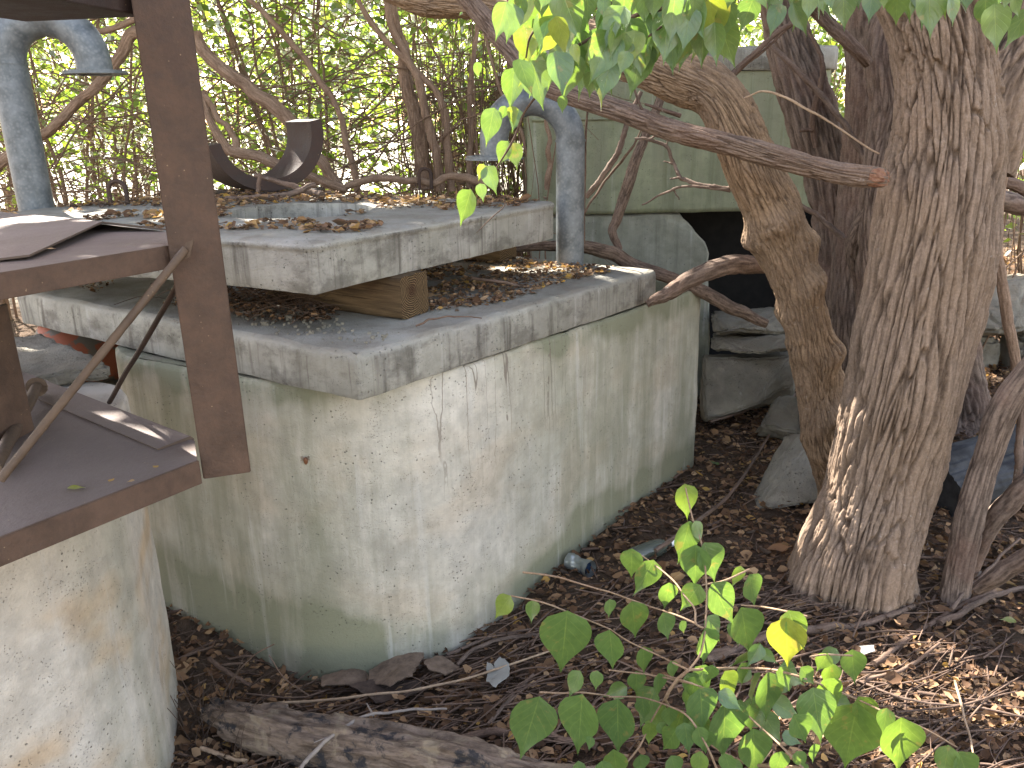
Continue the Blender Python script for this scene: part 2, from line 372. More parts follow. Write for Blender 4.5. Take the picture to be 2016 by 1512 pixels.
def leafmat(name, cols, trans=.5, rough=.45, vein=True, patch=0., sheen=.7):
    g = NG(name); h = g.attr('h').outputs['Fac']; uv = g.n('SeparateXYZ', i0=g.attr('bk').outputs['Vector'])
    rp = g.t.nodes.new('ShaderNodeValToRGB'); e = rp.color_ramp.elements
    e[0].position = 0; e[0].color = (*cols[0], 1); e[1].position = 1; e[1].color = (*cols[-1], 1)
    for i, c in enumerate(cols[1:-1]):
        q = e.new((i + 1) / (len(cols) - 1)); q.color = (*c, 1)
    g.set(rp.inputs[0], h); col = rp.outputs[0]
    nor = None
    if vein:
        u, v = uv.outputs[0], uv.outputs[1]
        au = g.math('ABSOLUTE', u)
        rib = g.rng(au, .0, .045, 1., 0.)
        ph = g.math('FRACT', g.math('MULTIPLY', g.math('SUBTRACT', v, g.math('MULTIPLY', au, .32)), 6.5))
        vn = g.rng(g.math('ABSOLUTE', g.math('SUBTRACT', ph, .5)), .0, .09, 1., 0.)
        vv = g.math('MAXIMUM', rib, g.math('MULTIPLY', vn, .5))
        col = g.mix(g.math('MULTIPLY', vv, .32), col, (.30, .40, .12))
        nn = g.noise(g.pos, 70, 4, .6)
        col = g.mix(.5, col, g.mix(g.rng(nn, .3, .7), (.75, .78, .7), (1.2, 1.15, 1.1)), 'MULTIPLY')
        if patch:
            pm = g.math('MULTIPLY', g.rng(g.noise(g.pos, 34, 4, .65), .60, .66), patch)
            col = g.mix(pm, col, (.30, .20, .09))
        nor = g.bump(g.math('SUBTRACT', g.math('MULTIPLY', nn, .35), g.math('MULTIPLY', vv, .6)), .5, .002)
    d = g.n('BsdfDiffuse', Color=col); t = g.n('BsdfTranslucent', Color=g.mix(1., col, (1.95, 1.8, .7), 'MULTIPLY'))
    gl = g.n('BsdfGlossy', Color=(1., 1., 1.), Roughness=rough)
    if nor is not None:
        for x in (d, gl): g.set(x.inputs['Normal'], nor)
    m1 = g.n('MixShader', i0=trans, i1=d.outputs[0], i2=t.outputs[0])
    fr = g.n('LayerWeight', Blend=.25)
    m2 = g.n('MixShader', i0=g.math('MULTIPLY_ADD', fr.outputs['Fresnel'], sheen, .05 * sheen), i1=m1.outputs[0], i2=gl.outputs[0])
    g.t.links.new(m2.outputs[0], g.out.inputs[0]); return g.m
GREENS = [(.08, .155, .06), (.10, .18, .06), (.115, .20, .055), (.15, .235, .045), (.26, .28, .05)]
M_leaf = leafmat('honeysuckle_leaf', GREENS, .42, .33, True, .35)
M_leafbg = leafmat('thicket_leaf', [(.075, .14, .035), (.11, .18, .04), (.16, .22, .055)], .6, .5, False)
M_canopy = leafmat('canopy_leaf', [(.06, .12, .025), (.08, .15, .03)], .25, .6, False)
M_litter = leafmat('dead_leaf', [(.055, .032, .018), (.115, .064, .036), (.20, .115, .062), (.29, .18, .095), (.38, .255, .15), (.36, .21, .05), (.38, .27, .09)], .15, .7, False, 0., .12)

def plain(name, c1, c2, rough=.6, sc=20, bst=.2, metal=0.):
    g = NG(name); n = g.noise(g.pos, sc, 5, .65)
    return g.bsdf(g.mix(g.rng(n, .3, .7), c1, c2), rough, g.bump(g.noise(g.pos, sc * 5, 3), bst, .003), metal=metal)
def soil():
    g = NG('soil'); p = g.pos; n = g.noise(p, 18, 8, .7); n2 = g.noise(p, 1.1, 4, .6)
    col = g.mix(g.rng(n, .3, .7), (.052, .035, .023), (.13, .088, .058))
    col = g.mix(g.rng(n2, .4, .65, 0., .5), col, (.10, .072, .05))
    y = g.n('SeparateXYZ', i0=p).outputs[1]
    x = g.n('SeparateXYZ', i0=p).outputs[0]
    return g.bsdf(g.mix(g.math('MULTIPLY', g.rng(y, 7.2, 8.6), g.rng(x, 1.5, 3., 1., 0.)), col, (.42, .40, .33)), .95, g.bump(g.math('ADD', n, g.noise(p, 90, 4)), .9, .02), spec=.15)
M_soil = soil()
def timber():
    g = NG('weathered_timber'); b = g.attr('bk').outputs['Vector']       # x along the beam, y z across it
    gr = g.noise(g.scale(b, (3, 60, 60)), 1., 6, .7, .3)
    kn = g.rng(g.vor(g.scale(b, (5, 9, 9)), 1.), .05, .25, 1., 0.)
    col = g.mix(g.rng(gr, .3, .7), (.045, .03, .017), (.16, .11, .06))
    col = g.mix(g.math('MULTIPLY', kn, .7), col, (.06, .035, .018))
    col = g.mix(g.rng(g.noise(g.scale(b, (2, 22, 160)), 1., 4, .7), .60, .66, 0., .85), col, (.03, .018, .01))
    return g.bsdf(col, .85, g.bump(gr, .9, .008), spec=.2)
M_timber = timber()
def endgrain():
    g = NG('timber_end_grain'); b = g.attr('bk').outputs['Vector']
    s = g.n('SeparateXYZ', i0=b); y = g.math('SUBTRACT', s.outputs[1], .055); z = g.math('SUBTRACT', s.outputs[2], .085)
    r = g.math('SQRT', g.math('ADD', g.math('MULTIPLY', y, y), g.math('MULTIPLY', z, z)))
    rw = g.math('ADD', r, g.math('MULTIPLY', g.noise(b, 30, 3), .012))
    ring = g.math('SINE', g.math('MULTIPLY', rw, 900.))
    a = g.math('ARCTAN2', z, y)
    rad = g.noise(g.n('CombineXYZ', X=g.math('MULTIPLY', a, 7.), Y=g.math('MULTIPLY', r, 14.), Z=0.).outputs[0], 1., 4, .8)
    col = g.mix(g.rng(ring, -.6, .8), (.045, .028, .015), (.20, .135, .07))
    crack = g.rng(rad, .60, .66)
    col = g.mix(crack, col, (.012, .008, .005))
    col = g.mix(g.rng(r, .0, .04, .75, 0.), col, (.05, .022, .012))
    return g.bsdf(col, .9, g.bump(g.math('SUBTRACT', g.math('MULTIPLY', ring, .25), crack), .9, .006), spec=.15)
M_end = endgrain()
M_void = plain('void_shade_black', (.006, .006, .006), (.012, .011, .01), .95, 14, .4)  # near black: the shade inside the vault gap, put into the colour
M_vaultlow = concrete('concrete_vault_low', (.24, .25, .20), (.33, .335, .28), .35, None, .5, (.13, .135, .10), .9, .5, blotch=.35)
M_black = plain('charred_wood', (.012, .012, .013), (.05, .052, .055), .75, 14, .6)
M_orange = plain('faded_orange_paint', (.35, .09, .04), (.42, .14, .07), .55, 9, .3)
M_brokenwood = plain('fresh_broken_wood', (.17, .075, .045), (.26, .14, .085), .85, 60, .8)
A3 = lambda *a: np.array(a, float)
# ================================================================== GROUND
def ground_h(x, y):
    p = np.column_stack([np.asarray(x).ravel(), np.asarray(y).ravel(), np.zeros(np.size(x))])
    z = .022 - .16 * np.exp(-((p[:, 0] + .7) ** 2 + (p[:, 1] - 2.0) ** 2) / .98) + .025 * vnoise(p * 1.7) + .014 * vnoise(p * 7, 3) + .006 * vnoise(p * 22, 5) - .02
    d = np.maximum(0, p[:, 0] - 1.6) * .02 + np.maximum(0, p[:, 1] - 5) * .0
    return (z + d).reshape(np.shape(x))
_G = G
def G(px, py, z=0.):            # below knee height: height above the uneven ground
    if z > .3: return _G(px, py, z)
    q = _G(px, py, z)
    for _ in range(6): q = _G(px, py, z + float(ground_h(np.array([q[0]]), np.array([q[1]]))[0]))
    return q
def gz(x, y): return float(ground_h(np.array([x]), np.array([y]))[0])
xs = np.concatenate([np.linspace(-90, -6, 12)[:-1], np.linspace(-6, -1.6, 40)[:-1], np.linspace(-1.6, 4.4, 330), np.linspace(4.4, 12, 50)[1:], np.linspace(12, 90, 12)[1:]])
ys = np.concatenate([np.linspace(-60, .6, 12)[:-1], np.linspace(.6, 5.2, 260), np.linspace(5.2, 14, 90)[1:], np.linspace(14, 160, 14)[1:]])
XX, YY = np.meshgrid(xs, ys); ZZ = ground_h(XX, YY)
mb = MB(); nx, ny = len(xs), len(ys); i = np.arange(ny - 1)[:, None] * nx; j = np.arange(nx - 1)[None, :]
mb.add(np.column_stack([XX.ravel(), YY.ravel(), ZZ.ravel()]), np.stack([i + j, i + j + 1, i + nx + j + 1, i + nx + j], -1).reshape(-1, 4))
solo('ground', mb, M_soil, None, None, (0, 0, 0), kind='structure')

# ================================================================== CONCRETE TANKS AND LIDS
dR = A3(.66, .751); dL = A3(-.83, .557)
c0 = A3(-.415, 2.075)
# main tank
tc0 = c0 + dR * .03 + dL * .015
mainout = rounded([tc0, tc0 + dR * 2.02, tc0 + dR * 2.02 + dL * 1.05, tc0 + dL * 1.36 - dR * .12], [.54, .14, .2, .3], 18)
def taper(V):
    V = V.copy(); c = mainout.mean(0); k = 1 + .012 * (1 - V[:, 2:3] / .87); V[:, :2] = c + (V[:, :2] - c) * k; return V
def tank_mesh(out, H, wall, seed):
    mb = MB(); zs = list(np.linspace(-.32, H - .02, 18)); ih = inset(out, wall)
    stack(mb, out, [(0, z) for z in zs] + [(.004, H - .006), (.012, H)], top=False, bottom=False, rough=.004, seed=seed, tilt=taper)
    n = len(out); V = np.concatenate([np.column_stack([inset(out, .012), np.full(n, H)]), np.column_stack([inset(out, wall - .01), np.full(n, H)]), np.column_stack([ih, np.full(n, H - .01)]), np.column_stack([ih, np.full(n, .02)])])
    i = np.arange(3)[:, None] * n; j = np.arange(n)[None, :]; j2 = (j + 1) % n
    mb.add(V + np.column_stack([vnoise(V * 30, 1), vnoise(V * 30, 2), vnoise(V * 30, 3)]) * .002, np.stack([i + j, i + j2, i + n + j2, i + n + j], -1).reshape(-1, 4))
    return mb
t = thing('concrete_tank', 'large greenish white concrete tank with rounded corners under the stacked concrete lids', 'concrete tank', (0.0, 2.9, 0))
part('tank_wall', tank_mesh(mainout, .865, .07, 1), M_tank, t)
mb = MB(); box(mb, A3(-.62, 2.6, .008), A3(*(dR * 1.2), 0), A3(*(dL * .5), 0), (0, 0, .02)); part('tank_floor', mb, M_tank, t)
# left tank
lt = A3(-1.50, 1.76); u = A3(-.95, -.31); v = A3(-.31, .95); r_ = .52
k0 = lt + (-u) * r_ + (-v) * r_
ltout = rounded([k0, k0 + v * 1.02, k0 + v * 1.02 + u * 1.5, k0 + u * 1.5], [r_ * .98, .22, .2, .2], 16)
mb = MB(); zs = list(np.linspace(-.32, .85, 18))
t = thing('concrete_tank', 'open concrete tank with an orange tinted wall beneath the rusty steel frame', 'concrete tank', (-1.5, 1.9, 0))
stack(mb, ltout, [(0, z) for z in zs] + [(.006, .862), (.02, .868)], top=False, bottom=False, rough=.004, seed=4)
n = len(ltout); V = np.concatenate([np.column_stack([inset(ltout, d), np.full(n, z)]) for d, z in ((.02, .868), (.09, .872), (.145, .866), (.15, .84), (.15, .02))])
i = np.arange(4)[:, None] * n; j = np.arange(n)[None, :]; j2 = (j + 1) % n
mb.add(V + np.column_stack([vnoise(V * 30, 1), vnoise(V * 30, 2), vnoise(V * 30, 3)]) * .004, np.stack([i + j, i + j2, i + n + j2, i + n + j], -1).reshape(-1, 4))
part('tank_wall', mb, M_ltank, t)
mb = MB(); b0 = A3(*lt, .006); box(mb, b0 + A3(*(u * .8), 0) , A3(*(-u * 1.0), 0), A3(*(v * .6), 0), (0, 0, .02)); part('tank_floor', mb, M_ltank, t)

# lower lid
B_ = A3(.602, 3.27); D_ = A3(-1.90, 3.075)
low = rounded([c0, B_, B_ + (D_ - c0), D_], [.012, .02, .03, .02], 5)
hc = c0 + dR * 1.0 + dL * .85
ring = np.array([hc + .30 * A3(math.cos(a), math.sin(a)) for a in np.linspace(0, 2 * math.pi, 48, endpoint=False)])
mb = MB(); stack(mb, low, [(0.003, .872), (0, .88), (0, .91), (0, .94), (0, .972), (.004, .987), (.012, .996), (.026, 1.0)], rough=.0035, seed=2)
t = thing('concrete_slab', 'lower flat concrete lid resting directly on the big tank under the timber', 'concrete lid', (c0[0] + .1, c0[1] + .8, .87))
part('slab', mb, M_slab, t)
# upper lid
a2 = A3(-.545, 2.235); b2 = A3(.185, 3.235); d2 = a2 + A3(-.895, .446) * 1.75
up_ = rounded([a2, b2, b2 + (d2 - a2), d2], [.02, .02, .03, .02], 5)
h1 = G(430, 415, 1.28); h2 = G(742, 412, 1.28); hcen = G(560, 408, 1.28)
hcen = A3(-.77, 3.06)
hr = .265
hole = np.array([hcen + hr * A3(math.cos(a), math.sin(a)) for a in np.linspace(0, 2 * math.pi, 64, endpoint=False)])
UZ0, UZ = 1.135, 1.28
mb = MB(); stack(mb, up_, [(0.003, UZ0), (0, UZ0 + .01), (0, UZ0 + .05), (0, UZ - .035), (.0, UZ - .026), (-.006, UZ - .02), (-.003, UZ - .01), (.008, UZ - .003), (.024, UZ)], hole=hole, rough=.003, seed=9)
t_up = thing('concrete_slab', 'upper concrete lid with a round opening propped up on the timber block', 'concrete lid', (hcen[0], hcen[1], UZ0))
part('slab', mb, M_slab, t_up)
M_rebar = rust('rebar_rust', (.03, .018, .013), (.07, .04, .028))
def rebar_loop(px, py, w_, h_, Y=None):
    b = G(px, py, UZ - .03) ; mb = MB(); ax = A3(1, .15, 0)
    pts = [b - ax * w_] + [b + A3(0, 0, h_ - w_) + ax * w_ * math.cos(a) * -1 + A3(0, 0, w_ * math.sin(a)) for a in np.linspace(0, math.pi, 9)] + [b + ax * w_]
    def rib(bk, TH, SS, RR): return .0012 * (np.sin(SS * 900) > 0), .5
    tube(mb, pts, .0085, 8, 90, shape=rib); part('lifting_loop', mb, M_rebar, t_up)
rebar_loop(238, 418, .032, .125); rebar_loop(838, 372, .03, .10)
# hidden supports under the lid
box_t = thing('timber_block', 'weathered square timber block propping the near corner of the upper concrete lid', 'timber', (-.55, 2.6, 1.0))
def timber_mb(N, ax, ac, L, W, Hh, z0=1.001, seed=0):
    mb = MB(); nl, nw = 60, 10
    prof = []
    for k in range(nw): prof.append((k / nw, 0))
    for k in range(nw): prof.append((1, k / nw))
    for k in range(nw): prof.append((1 - k / nw, 1))
    for k in range(nw): prof.append((0, 1 - k / nw))
    prof = np.array(prof); q = (prof - .5); rr = .47
    q = np.sign(q) * np.minimum(np.abs(q), .5); cc = np.abs(q).min(1) > .42; q[cc] *= .965
    m = len(prof); rows = []; bks = []
    for k in range(nl + 1):
        s = L * k / nl
        pt = A3(*N, z0) + A3(*ax, 0) * s + A3(*ac, 0) * ((q[:, :1] + .5) * W) + A3(0, 0, 1) * ((q[:, 1:] + .5) * Hh)
        bk = np.column_stack([np.full(m, s), (q[:, 0] + .5) * W, (q[:, 1] + .5) * Hh])
        d = .003 * vnoise(bk * A3(6, 60, 60) + seed)
        c = A3(*N, z0) + A3(*ax, 0) * s + A3(*ac, 0) * W / 2 + A3(0, 0, Hh / 2)
        nn = pt - c; nn /= np.linalg.norm(nn, axis=1)[:, None]
        rows.append(pt + nn * d[:, None]); bks.append(bk)
    V = np.concatenate(rows); i = np.arange(nl)[:, None] * m; j = np.arange(m)[None, :]; j2 = (j + 1) % m
    mb.add(V, np.stack([i + j, i + j2, i + m + j2, i + m + j], -1).reshape(-1, 4), np.concatenate(bks))
    e = MB()
    for k, r in ((0, rows[0]),):
        c = r.mean(0); vv = np.vstack([r, c]); kk = np.arange(m); ff = np.stack([kk, (kk + 1) % m, kk * 0 + m], 1)
        e.add(vv, ff if k else ff[:, ::-1], np.vstack([bks[k], bks[k].mean(0)]))
    return mb, e
N0 = G(793, 632, 1.0)[:2]
mb, e = timber_mb(N0, dL, A3(.5, .866), .62, .14, .134)
part('beam', mb, M_timber, box_t); part('end_face', e, M_end, box_t, smooth=False)
N1 = G(985, 520, 1.0)[:2]
b2t = thing('timber_block', 'dark timber block in the shadow under the far right part of the upper lid', 'timber', (N1[0], N1[1], 1.0))
mb, e = timber_mb(N1 + A3(0, 0), dL, A3(.5, .866), .7, .14, .134, seed=5)
part('beam', mb, M_timber, b2t); part('end_face', e, M_end, b2t, smooth=False)

# ================================================================== VENT PIPES
def gooseneck(base, r, zbend, R, dirx, neck, fl, label, dents=0, lean=(0, 0)):
    t = thing('vent_pipe', label, 'vent pipe', base, 'bent galvanised vent pipes')
    b = A3(*base); dx = A3(*dirx, 0); dx = dx / np.linalg.norm(dx)
    mb = MB(); pts = [b - A3(0, 0, .01), b + A3(0, 0, (zbend - b[2]) * .5), A3(b[0] + lean[0], b[1] + lean[1], zbend)]
    tube(mb, pts, r, 32, 24); part('pipe', mb, M_galv, t)
    mb = MB(); top = pts[-1]
    arc = [top + dx * (R - R * math.cos(a)) + A3(0, 0, R * math.sin(a)) for a in np.linspace(-.02, math.pi, 21)] + [top + dx * 2 * R - A3(0, 0, neck)]
    tube(mb, arc, r * .99, 32, 70, caps=False, shape=lambda bk, TH, SS, RR: (.0008 * vnoise(bk * 60), .5)); part('bend', mb, M_galv, t)
    mb = MB(); tube(mb, [top - A3(0, 0, .004), top + A3(0, 0, .004)], [r + .003, r + .003], 32, 3); part('weld_seam', mb, M_galv, t)
    e = arc[-1]; mb = MB(); th = .007; n = 40; rows = []
    for rr, z in ((r * .93, -.001), (r * .93, -th * 2), (fl, -th * 2), (fl + .002, -th * 1.9), (fl + .002, -th * 1.1), (fl, -th), (fl - .004, -th), (fl - .004, 0), (r, 0)):
        rows.append(np.array([e + A3(rr * math.cos(a), rr * math.sin(a), z) for a in np.linspace(0, 2 * math.pi, n, endpoint=False)]))
    V = np.concatenate(rows); i = np.arange(len(rows) - 1)[:, None] * n; j = np.arange(n)[None, :]; j2 = (j + 1) % n
    mb.add(V, np.stack([i + j, i + j2, i + n + j2, i + n + j], -1).reshape(-1, 4)); fo = part('flange', mb, M_galv, t, smooth=False)
    for k in range(8):
        a = k * math.pi / 4 + .2; c = e + A3((r + fl) / 2 * math.cos(a), (r + fl) / 2 * math.sin(a), -th * 2.4); mb = MB()
        tube(mb, [c, c + A3(0, 0, th * 2.8)], .008, 6, 2); part('bolt', mb, M_galv, fo, smooth=False)
    return t
pb = G(1122, 520, 1.0)
gooseneck(pb, .058, P(1120, 277, pb[1])[2], .155, (-1, .12), .055, .118, 'grey galvanised vent pipe standing on the right end of the lower lid')
pl = G(72, 408, UZ)
gooseneck(pl, .066, P(26, 125, pl[1])[2], .158, (1, .1), .03, .118, 'bluish galvanised vent pipe rising from the left end of the upper lid')

# ================================================================== RUSTY STEEL FRAME
fr = thing('steel_rack', 'rusty brown steel frame with shelves and a heavy post standing on the left tank', 'steel frame', (-1.0, 1.6, .87))
def plate(poly, z1, th, m, parent, name, mb=None, own=True):
    mb = mb or MB(); o = np.array(poly, float)[:, :2]
    ar = 0
    for k in range(len(o)): ar += o[k][0] * o[(k + 1) % len(o)][1] - o[(k + 1) % len(o)][0] * o[k][1]
    if ar < 0: o = o[::-1]
    n = len(o); V = np.concatenate([np.column_stack([o, np.full(n, z1 - th)]), np.column_stack([o, np.full(n, z1)])])
    j = np.arange(n); j2 = (j + 1) % n
    b = bmesh.new(); vs = [b.verts.new((*p, z1)) for p in o]; b.faces.new(vs); bmesh.ops.triangulate(b, faces=b.faces[:]); b.verts.index_update()
    ft = np.array([[v.index for v in f.verts] for f in b.faces]); b.free()
    mb.add(V, np.stack([j, j2, n + j2, n + j], 1)); mb.add(V, ft + n); mb.add(V, ft[:, ::-1])
    return part(name, mb, m, parent, smooth=False) if own else mb
# post: flange facing us plus a thin web going back
p0 = A3(-.668, 1.60); p1 = A3(-.575, 1.632); pz0 = .868; pz1 = 2.6
mb = MB(); e = np.append(p1 - p0, 0); bk_ = A3(-.012, .010, 0)
back = A3(-.055, .17, 0); back /= np.linalg.norm(back)
box(mb, A3(*p0, pz0), e, back * .009, (0, 0, pz1 - pz0), bev=.002)
box(mb, A3(*p0, pz0 + .004) + back * .0095, e / np.linalg.norm(e) * .008, back * .075, (0, 0, pz1 - pz0 - .004), bev=.001)
part('post', mb, M_rust, fr, smooth=False)
# lower shelf
f0 = G(388, 906, .92); f1 = G(0, 1056, .92); fb = G(50, 738, .92); fb2 = G(383, 868, .92)
dirf = (f1 - f0); far = f0 + dirf * 2.0; 
ridge = fb2 + (fb - fb2) * 1.0
poly = [f0, fb2, fb, fb + dirf * 1.6, far]
plate(poly, .92, .008, M_rustp, fr, 'shelf')
mb = MB(); dn = dirf / np.linalg.norm(dirf); nf = A3(dn[1], -dn[0], 0); nf = nf if nf[1] < 0 else -nf
box(mb, A3(f0[0], f0[1], .868) + nf * .0, dn * 1.2, nf * .008, (0, 0, .053), bev=.0015)
part('front_flange', mb, M_rust, fr, smooth=False)
eb = fb - fb2; eb /= np.linalg.norm(eb); mb = MB(); nb_ = A3(eb[1], -eb[0], 0); nb_ = nb_ if nb_[1] > 0 else -nb_
q0 = fb2 - eb * .02
# sloping back lip of the shelf
lip = .075; V = []
for s in (0, 1):
    for (o_, z) in ((-.004, .9205), (-.078, .9205), (-.080, .9245), (.0, .928), (.008, .92), (.0, .88)):
        V.append(q0 + eb * (.035 + s * 1.0) + nb_ * o_ + A3(0, 0, z - q0[2]))
V = np.array(V); k = np.arange(6); mb.add(V, np.stack([k, (k + 1) % 6, (k + 1) % 6 + 6, k + 6], 1)); mb.add(V[:6], [[0, 1, 2, 3], [3, 4, 5, 0]]); part('back_angle', mb, M_rustp, fr, smooth=False)
# upper shelf
UZS = 1.262
g0 = G(338, 482, UZS); g1 = G(0, 537, UZS); g1 = g0 + (g1 - g0)
# keep it in the plane of the post: move to the post depth
s_ = 1.632 / g0[1]
zt = 1.6 - (1.6 - UZS) * s_
def Gu(px, py): return G(px, py, zt)
g0, g1, g2, g3 = Gu(342, 482), Gu(0, 537), Gu(0, 410), Gu(336, 457)
gd = g1 - g0
plate([g0, g3, g2 + A3(-.2, .1, 0), g2 + gd * 1.5, g0 + gd * 2.2], zt, .006, M_rustp, fr, 'shelf')
dn = gd / np.linalg.norm(gd); nf = A3(dn[1], -dn[0], 0); nf = nf if nf[1] < 0 else -nf
mb = MB(); zb = P(340, 525, g0[1])[2]
box(mb, A3(g0[0], g0[1], zb), dn * 1.2, nf * .008, (0, 0, zt - zb + .001), bev=.0015)
part('front_flange', mb, M_rust, fr, smooth=False)
# lifted torn corner on the upper shelf
tz = zt + .012; q = [Gu(205, 457), Gu(60, 512), Gu(-40, 520), Gu(-40, 440), Gu(60, 425), Gu(330, 456)]
tq = np.array(q); tq[:, 2] = [zt + .024, zt + .010, zt + .006, zt + .004, zt + .004, zt + .006]
mb = MB(); V = np.vstack([tq, tq - A3(0, 0, .004)]); mb.add(V, [[0, 1, 2], [0, 2, 3], [0, 3, 4], [0, 4, 5]]); mb.add(V, [[8, 7, 6], [9, 8, 6], [10, 9, 6], [11, 10, 6]])
k = np.arange(6); mb.add(V, np.stack([k + 6, (k + 1) % 6 + 6, (k + 1) % 6, k], 1)); part('torn_plate', mb, M_rustp, fr, smooth=False)
# top beam
tb0 = P(278, 30, 1.66); tb1 = P(0, 60, 1.30); dn = tb1 - tb0; dn[2] = 0; dn /= np.linalg.norm(dn); nn = A3(-dn[1], dn[0], 0); nn = nn if nn[1] > 0 else -nn
mb = MB(); box(mb, tb0 + A3(0, 0, 0) - dn * .02 , dn * 1.4, nn * .008, (0, 0, .16), bev=.0015); box(mb, tb0 + A3(0, 0, 0) - dn * .02 + nn * .0085, dn * 1.4, nn * .25, (0, 0, .007)); part('top_beam', mb, M_rustd, fr, smooth=False)
# rear post at the left
rp = P(15, 735, 2.0); mb = MB(); r0 = G(-60, 742, .92); 
box(mb, A3(-1.36, 1.90, .93), (.055, .012, 0), (-.01, .06, 0), (0, 0, .40), bev=.002); part('rear_post', mb, M_rustd, fr, smooth=False)
gs = G(-8, 880, .921); mb = MB(); box(mb, gs, (.012, -.02, 0), (.018, .12, 0), (0, 0, .30), bev=.002); part('gusset', mb, M_rust, fr, smooth=False)
# brace rods
def rod(pts, rad, name, m=M_rod, n=30, jit=.004, seed=0):
    mb = MB(); tube(mb, pts, rad, 10, n, jit=jit, seed=seed); return part(name, mb, m, fr)
ra = P(366, 490, 1.585); rb = P(-40, 985, 1.28)
mb = MB(); tube(mb, [ra, P(0, 945, 1.36)], .0080, 12, 60, shape=lambda bk, TH, SS, RR: (.0008 * vnoise(bk * A3(120, 120, 400)), .5)); part('brace_rod', mb, M_rod, fr)
mb = MB(); box(mb, ra - A3(.010, .002, .022), (.016, 0, .006), (0, .005, 0), (.012, 0, .034)); part('weld_tab', mb, M_rod, fr, smooth=False)
rod([P(350, 560, 1.70), P(214, 792, 1.95)], .006, 'brace_rod', M_rustd, seed=3)
# loose headed bolt on the shelf
ba = G(72, 762, .952); bb = G(-12, 925, .938); t = thing('steel_bolt', 'long rusty bolt with a round head lying on the lower rusty shelf', 'bolt', bb)
mb = MB(); tube(mb, [bb, ba], .0135, 12, 20, shape=lambda bk, TH, SS, RR: (.002 * vnoise(bk * A3(150, 150, 300)), .5)); part('shank', mb, M_rod, t)
d_ = (ba - bb) / np.linalg.norm(ba - bb); mb = MB(); tube(mb, [ba, ba + d_ * .016], [.026, .022], 14, 3); part('head', mb, M_rod, t)

# ================================================================== SADDLE on the upper lid
sc = P(522, 262, 3.75); zb0 = UZ + .005; Rout = 113 / 1600 * depth(sc); sc[2] = zb0 + Rout + .01
st = thing('steel_saddle', 'brown half round steel pipe saddle standing open side up on the upper lid', 'steel saddle', (sc[0], sc[1], UZ))
mb = MB(); n = 48; wd = .20; axd = A3(-.72, .69, 0); Ri = Rout - .052 ; xx = A3(.995, .1, 0)
an = np.linspace(math.radians(192), math.radians(372), n); V = []
for k, a in enumerate(an):
    dv = xx * math.cos(a) + A3(0, 0, math.sin(a))
    for (rr, ww) in ((Rout, 0), (Rout, 1), (Ri, 1), (Ri, 0)): V.append(sc + dv * rr + axd * wd * ww)
V = np.array(V); i = np.arange(n - 1)[:, None] * 4; j = np.arange(4)[None, :]; j2 = (j + 1) % 4
mb.add(V, np.stack([i + j, i + j2, i + 4 + j2, i + 4 + j], -1).reshape(-1, 4)); mb.add(V[:4], [[3, 2, 1, 0]]); mb.add(V[-4:], [[0, 1, 2, 3]])
part('curved_band', mb, M_rustd, st, smooth=False)
mb = MB(); box(mb, sc + A3(-.28, -.04, -Rout - .012), (.5, .04, 0), (-.03, .22, 0), (0, 0, .01), bev=.001); part('base_plate', mb, M_rustd, st, smooth=False)

# rusty saddle and orange drum end by the left tank
sc2 = G(115, 790, .9); mb = MB(); an = np.linspace(math.radians(15), math.radians(150), 30); V = []
for a in an:
    dv = A3(.97, -.2, 0) * math.cos(a) + A3(0, 0, math.sin(a))
    for (rr, ww) in ((.20, 0), (.20, 1), (.17, 1), (.17, 0)): V.append(A3(-1.50, 2.12, .78) + dv * rr + A3(-.1, .5, 0) * .25 * ww)
V = np.array(V); n = len(an); i = np.arange(n - 1)[:, None] * 4; j = np.arange(4)[None, :]; j2 = (j + 1) % 4
mb.add(V, np.stack([i + j, i + j2, i + 4 + j2, i + 4 + j], -1).reshape(-1, 4)); mb.add(V[:4], [[3, 2, 1, 0]]); mb.add(V[-4:], [[0, 1, 2, 3]])
solo('steel_saddle', mb, rust('red_brown_steel', (.10, .035, .025), (.15, .06, .04)), 'red brown curved steel piece lying over the rim of the left tank', 'steel saddle', smooth=False)
oc = G(110, 745, .80); mb = MB(); ax = A3(.75, .62, -.1); ax /= np.linalg.norm(ax)
prof = [(0, -.02), (.06, -.018), (.10, .0), (.125, .03), (.135, .08), (.135, .35), (.0, .36)]
cen = P(80, 684, 3.02); Tn = -ax; U_ = np.cross(Tn, (0, 0, 1)); U_ /= np.linalg.norm(U_); W_ = np.cross(Tn, U_); rows = []
for rr, zz in prof: rows.append(np.array([cen + A3(0, 0, -.02) + ax * zz + (U_ * math.cos(a) + W_ * math.sin(a)) * max(rr, .0005) for a in np.linspace(0, 2 * math.pi, 36, endpoint=False)]))
V = np.concatenate(rows); n = 36; i = np.arange(len(rows) - 1)[:, None] * n; j = np.arange(n)[None, :]; j2 = (j + 1) % n
mb.add(V, np.stack([i + j, i + j2, i + n + j2, i + n + j], -1).reshape(-1, 4))
g = NG('flaking_orange'); nn_ = g.noise(g.pos, 13, 5, .6)
M_flake = g.bsdf(g.mix(g.rng(nn_, .50, .54), (.30, .095, .05), (.14, .125, .10)), .7, g.bump(nn_, .4, .004))
solo('orange_drum', mb, M_flake, 'faded orange drum with flaking paint lying behind the left tank', 'drum')
# block carrying the drum
mb = MB(); cb = cen.copy(); box(mb, (cen[0] - .35, cen[1] - .05, 0), (.75, .1, 0), (-.05, .55, 0), (0, 0, cen[2] - .19), bev=.02)
solo('concrete_block', mb, M_stone, 'grey concrete block under the orange drum behind the left tank', 'concrete block')

